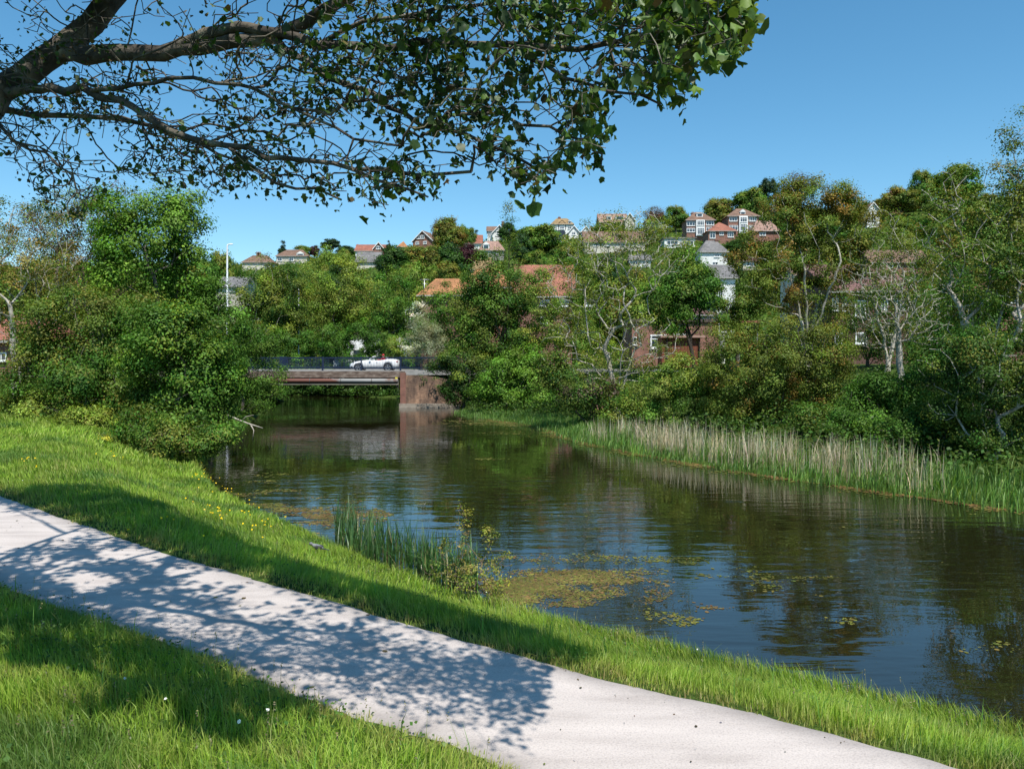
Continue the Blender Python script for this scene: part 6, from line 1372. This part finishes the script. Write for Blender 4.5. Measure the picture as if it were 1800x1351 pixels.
    mg, ng, og = new_mat('windscreen_glass'); gb_ = N(ng, 'ShaderNodeBsdfGlossy', Roughness=.02); tr = N(ng, 'ShaderNodeBsdfTransparent'); mm = N(ng, 'ShaderNodeMixShader'); mm.inputs[0].default_value = .12; tr.inputs[0].default_value = (.8, .88, .86, 1)
    ng.links.new(tr.outputs[0], mm.inputs[1]); ng.links.new(gb_.outputs[0], mm.inputs[2]); ng.links.new(mm.outputs[0], og.inputs[0])
    MB().add([(-.46,-.68,.90),(-.48,0,.92),(-.46,.68,.90),(-.02,-.56,1.20),(.0,0,1.225),(-.02,.56,1.20),(-.455,-.68,.90),(-.475,0,.92),(-.455,.68,.90),(-.015,-.56,1.20),(.005,0,1.225),(-.015,.56,1.20)], [(0,1,4,3),(1,2,5,4),(6,9,10,7),(7,10,11,8)]).build('windscreen', mg, root)
    red = plain('red_leather', (.42, .02, .022), .5)
    for sy in (-1, 1):
        st = MB().box(.20, .62, sy*.36-.22, sy*.36+.22, .50, .66); st.add([(.55,sy*.36-.22,.62),(.70,sy*.36-.22,.60),(.86,sy*.36-.17,1.02),(.76,sy*.36-.17,1.04),(.55,sy*.36+.22,.62),(.70,sy*.36+.22,.60),(.86,sy*.36+.17,1.02),(.76,sy*.36+.17,1.04)], [(0,1,2,3),(4,7,6,5),(0,4,5,1),(1,5,6,2),(2,6,7,3),(3,7,4,0)])
        so = st.build('seat', red, root, .03); MB().ell((.82, sy*.36, 1.10), (.055, .12, .075), 12, 8).build('headrest', red, so)
        MB().tube([(.94, sy*.36-.16, .95), (.96, sy*.36-.15, 1.12), (.965, sy*.36, 1.17), (.96, sy*.36+.15, 1.12), (.94, sy*.36+.16, .95)], .028, 8).build('roll_hoop', plain('hoop_silver', (.62, .63, .65), .3, .6), root)
        MB().ell((-.28, sy*.93, .93), (.09, .075, .055), 12, 8).build('wing_mirror', m, root)
        MB().add([(-1.93,sy*.60,.60),(-1.62,sy*.795,.715),(-1.60,sy*.775,.755),(-1.90,sy*.60,.655)]+[(-1.90,sy*.56,.60),(-1.60,sy*.74,.715),(-1.58,sy*.72,.755),(-1.87,sy*.56,.655)], [(0,1,2,3),(4,7,6,5),(0,4,5,1),(1,5,6,2),(2,6,7,3),(3,7,4,0)]).build('headlight', plain('lamp_glass', (.6, .62, .66), .15), root)
        MB().ell((1.86, sy*.70, .80), (.10, .09, .055), 10, 7).build('tail_light', plain('tail_red', (.5, .02, .015), .3), root)
    MB().tube([(-1.96, -.35, .36), (-1.985, 0, .36), (-1.96, .35, .36)], .07, 8).build('grille', dk, root)
    MB().box(-1.86, -1.72, -.772, -.755, .33, .42).build('side_intake', dk, root)
    MB().box(-.45, .05, -.851, -.846, .30, .31).box(.36, .366, -.868, -.855, .36, .86).box(-.40, -.394, -.858, -.845, .36, .86).box(-.40, .366, -.861, -.848, .355, .361).build('door_gap', dk, root)
    MB().box(.18, .30, -.872, -.855, .74, .77).build('door_handle', m, root)
    MB().tube([(-.14, .24, .86), (-.10, .36, .97), (-.14, .48, .86), (-.18, .36, .76), (-.14, .24, .86)], .016, 6).build('steering_wheel', dk, root)
    return root, xc, Yc, zroad
CAR = convertible()
def driver():
    root, xc, Yc, z0 = CAR; o0 = Vector((xc, Yc, z0))
    J = {'pelvis': (.50,.36,.74), 'belly': (.56,.36,.88), 'chest': (.60,.36,1.05), 'neck': (.60,.36,1.17), 'chin': (.575,.36,1.235), 'head': (.575,.36,1.30), 'crown': (.585,.36,1.36), 'nose': (.47,.36,1.275),
         'shl': (.58,.18,1.08), 'ell': (.38,.16,.92), 'wrl': (.08,.27,.95), 'hal': (.0,.29,.96), 'shr': (.58,.54,1.08), 'elr': (.38,.56,.92), 'wrr': (.08,.45,.95), 'har': (.0,.43,.96),
         'hpl': (.46,.27,.72), 'knl': (.04,.25,.80), 'anl': (-.30,.25,.58), 'hpr': (.46,.45,.72), 'knr': (.04,.47,.80), 'anr': (-.30,.47,.58)}
    Rr = {'pelvis': .15, 'belly': .145, 'chest': .155, 'neck': .058, 'chin': .072, 'head': .092, 'crown': .075, 'nose': .016, 'shl': .07, 'ell': .046, 'wrl': .032, 'hal': .035, 'shr': .07, 'elr': .046, 'wrr': .032, 'har': .035, 'hpl': .085, 'knl': .062, 'anl': .045, 'hpr': .085, 'knr': .062, 'anr': .045}
    E = [('pelvis','belly'),('belly','chest'),('chest','neck'),('neck','chin'),('chin','head'),('head','crown'),('head','nose'),('chest','shl'),('shl','ell'),('ell','wrl'),('wrl','hal'),('chest','shr'),('shr','elr'),('elr','wrr'),('wrr','har'),('pelvis','hpl'),('hpl','knl'),('knl','anl'),('pelvis','hpr'),('hpr','knr'),('knr','anr')]
    ks = list(J); me = bpy.data.meshes.new('person'); me.from_pydata([J[k] for k in ks], [(ks.index(a), ks.index(b)) for a, b in E], [])
    skin = plain('skin', (.50, .30, .22), .5); redtop = plain('red_top', (.45, .03, .03), .8); trou = plain('dark_trousers', (.03, .035, .05), .8)
    o = bpy.data.objects.new('person', me); col.objects.link(o); o.location = o0
    md = o.modifiers.new('skin', 'SKIN'); sv = me.skin_vertices[0].data
    for i, k in enumerate(ks): sv[i].radius = (Rr[k], Rr[k]); sv[i].use_root = (k == 'pelvis')
    o.modifiers.new('sub', 'SUBSURF').levels = 2
    dg = bpy.context.evaluated_depsgraph_get(); me2 = bpy.data.meshes.new_from_object(o.evaluated_get(dg)); o.modifiers.clear(); o.data = me2
    for mm in (skin, redtop, trou): me2.materials.append(mm)
    for p in me2.polygons:
        c = p.center; p.use_smooth = True
        p.material_index = 2 if c.z < .80 and c.x < .50 or c.z < .74 else (0 if c.z > 1.175 or (c.x < .13 and c.z > .85) else 1)
    tag(o, 'person in a red top and red cap driving the white open car', 'person')
    m = MB(); nu, nv = 16, 6; vs = []; fs = []
    for i in range(nv+1):
        t = math.pi*.5*i/nv
        for j in range(nu):
            a = 2*math.pi*j/nu; vs.append((.582+.108*math.sin(t)*math.cos(a), .36+.105*math.sin(t)*math.sin(a), 1.325+.10*math.cos(t)))
    for i in range(nv):
        for j in range(nu): fs.append((i*nu+j, (i+1)*nu+j, (i+1)*nu+(j+1) % nu, i*nu+(j+1) % nu))
    m.add(vs, fs, True); m.add([(.50,.28,1.325),(.40,.31,1.315),(.40,.41,1.315),(.50,.44,1.325),(.50,.28,1.337),(.40,.31,1.325),(.40,.41,1.325),(.50,.44,1.337)], [(0,3,2,1),(4,5,6,7),(0,1,5,4),(1,2,6,5),(2,3,7,6),(3,0,4,7)])
    m.build('cap', redtop, o)
    h = MB().ell((.615, .36, 1.275), (.075, .095, .075), 12, 8); h.build('hair', plain('brown_hair', (.06, .035, .02), .7), o)
driver()

# ================================================================== the bird on the grass
def pigeon():
    x, y = hit_near(557, 975); z = gz(x, y)+.03; root = empty('bird', (x, y, z), 0, 'small grey bird with long tail standing in the grass by the verge shadow', 'bird')
    k = 1.05; st = [(-.105,.020,.150),(-.085,.030,.148),(-.065,.026,.128),(-.04,.042,.108),(0,.05,.095),(.04,.044,.086),(.08,.026,.078),(.11,.016,.072)]
    V = []; n = 14
    for (cx, r, cz) in st:
        for j in range(n):
            a = 2*math.pi*j/n; V.append((cx*k, r*.92*math.cos(a)*k, (cz+r*math.sin(a))*k))
    Fc = [(i*n+j, (i+1)*n+j, (i+1)*n+(j+1) % n, i*n+(j+1) % n) for i in range(len(st)-1) for j in range(n)]+[tuple(range(n-1, -1, -1)), tuple((len(st)-1)*n+j for j in range(n))]
    g = noise_mat('grey_plumage', [(.3, (.10, .105, .12)), (.7, (.22, .225, .24))], 14, .7); d = plain('dark_plumage', (.035, .035, .042), .7)
    m = MB(); m.add(V, Fc, True); m.ell((-.098*k, 0, .150*k), (.030, .026, .027), 12, 8); m.build('body', g, root)
    MB().add([(-.125,-.007,.150),(-.125,.007,.150),(-.155,0,.140),(-.125,0,.158),(-.125,0,.143)], [(0,2,3),(1,3,2),(0,4,2),(1,2,4)]).build('beak', d, root)
    MB().add([(.09,-.018,.080),(.21,-.022,.050),(.21,.022,.050),(.09,.018,.080),(.09,-.018,.070),(.21,-.022,.044),(.21,.022,.044),(.09,.018,.070)], [(0,1,2,3),(4,7,6,5),(0,4,5,1),(1,5,6,2),(2,6,7,3),(3,7,4,0)]).build('tail', d, root)
    for sy in (-1, 1):
        MB().ell((.03, sy*.044, .100), (.075, .012, .034), 12, 8).build('wing', d, root)
        MB().tube([(.0, sy*.02, .06), (.008, sy*.02, .03), (-.002, sy*.02, -.02)], .005, 6).tube([(-.002, sy*.02, -.018), (-.035, sy*.022, -.022)], .004, 5).build('leg', plain('bird_leg', (.12, .05, .04)), root)
pigeon()
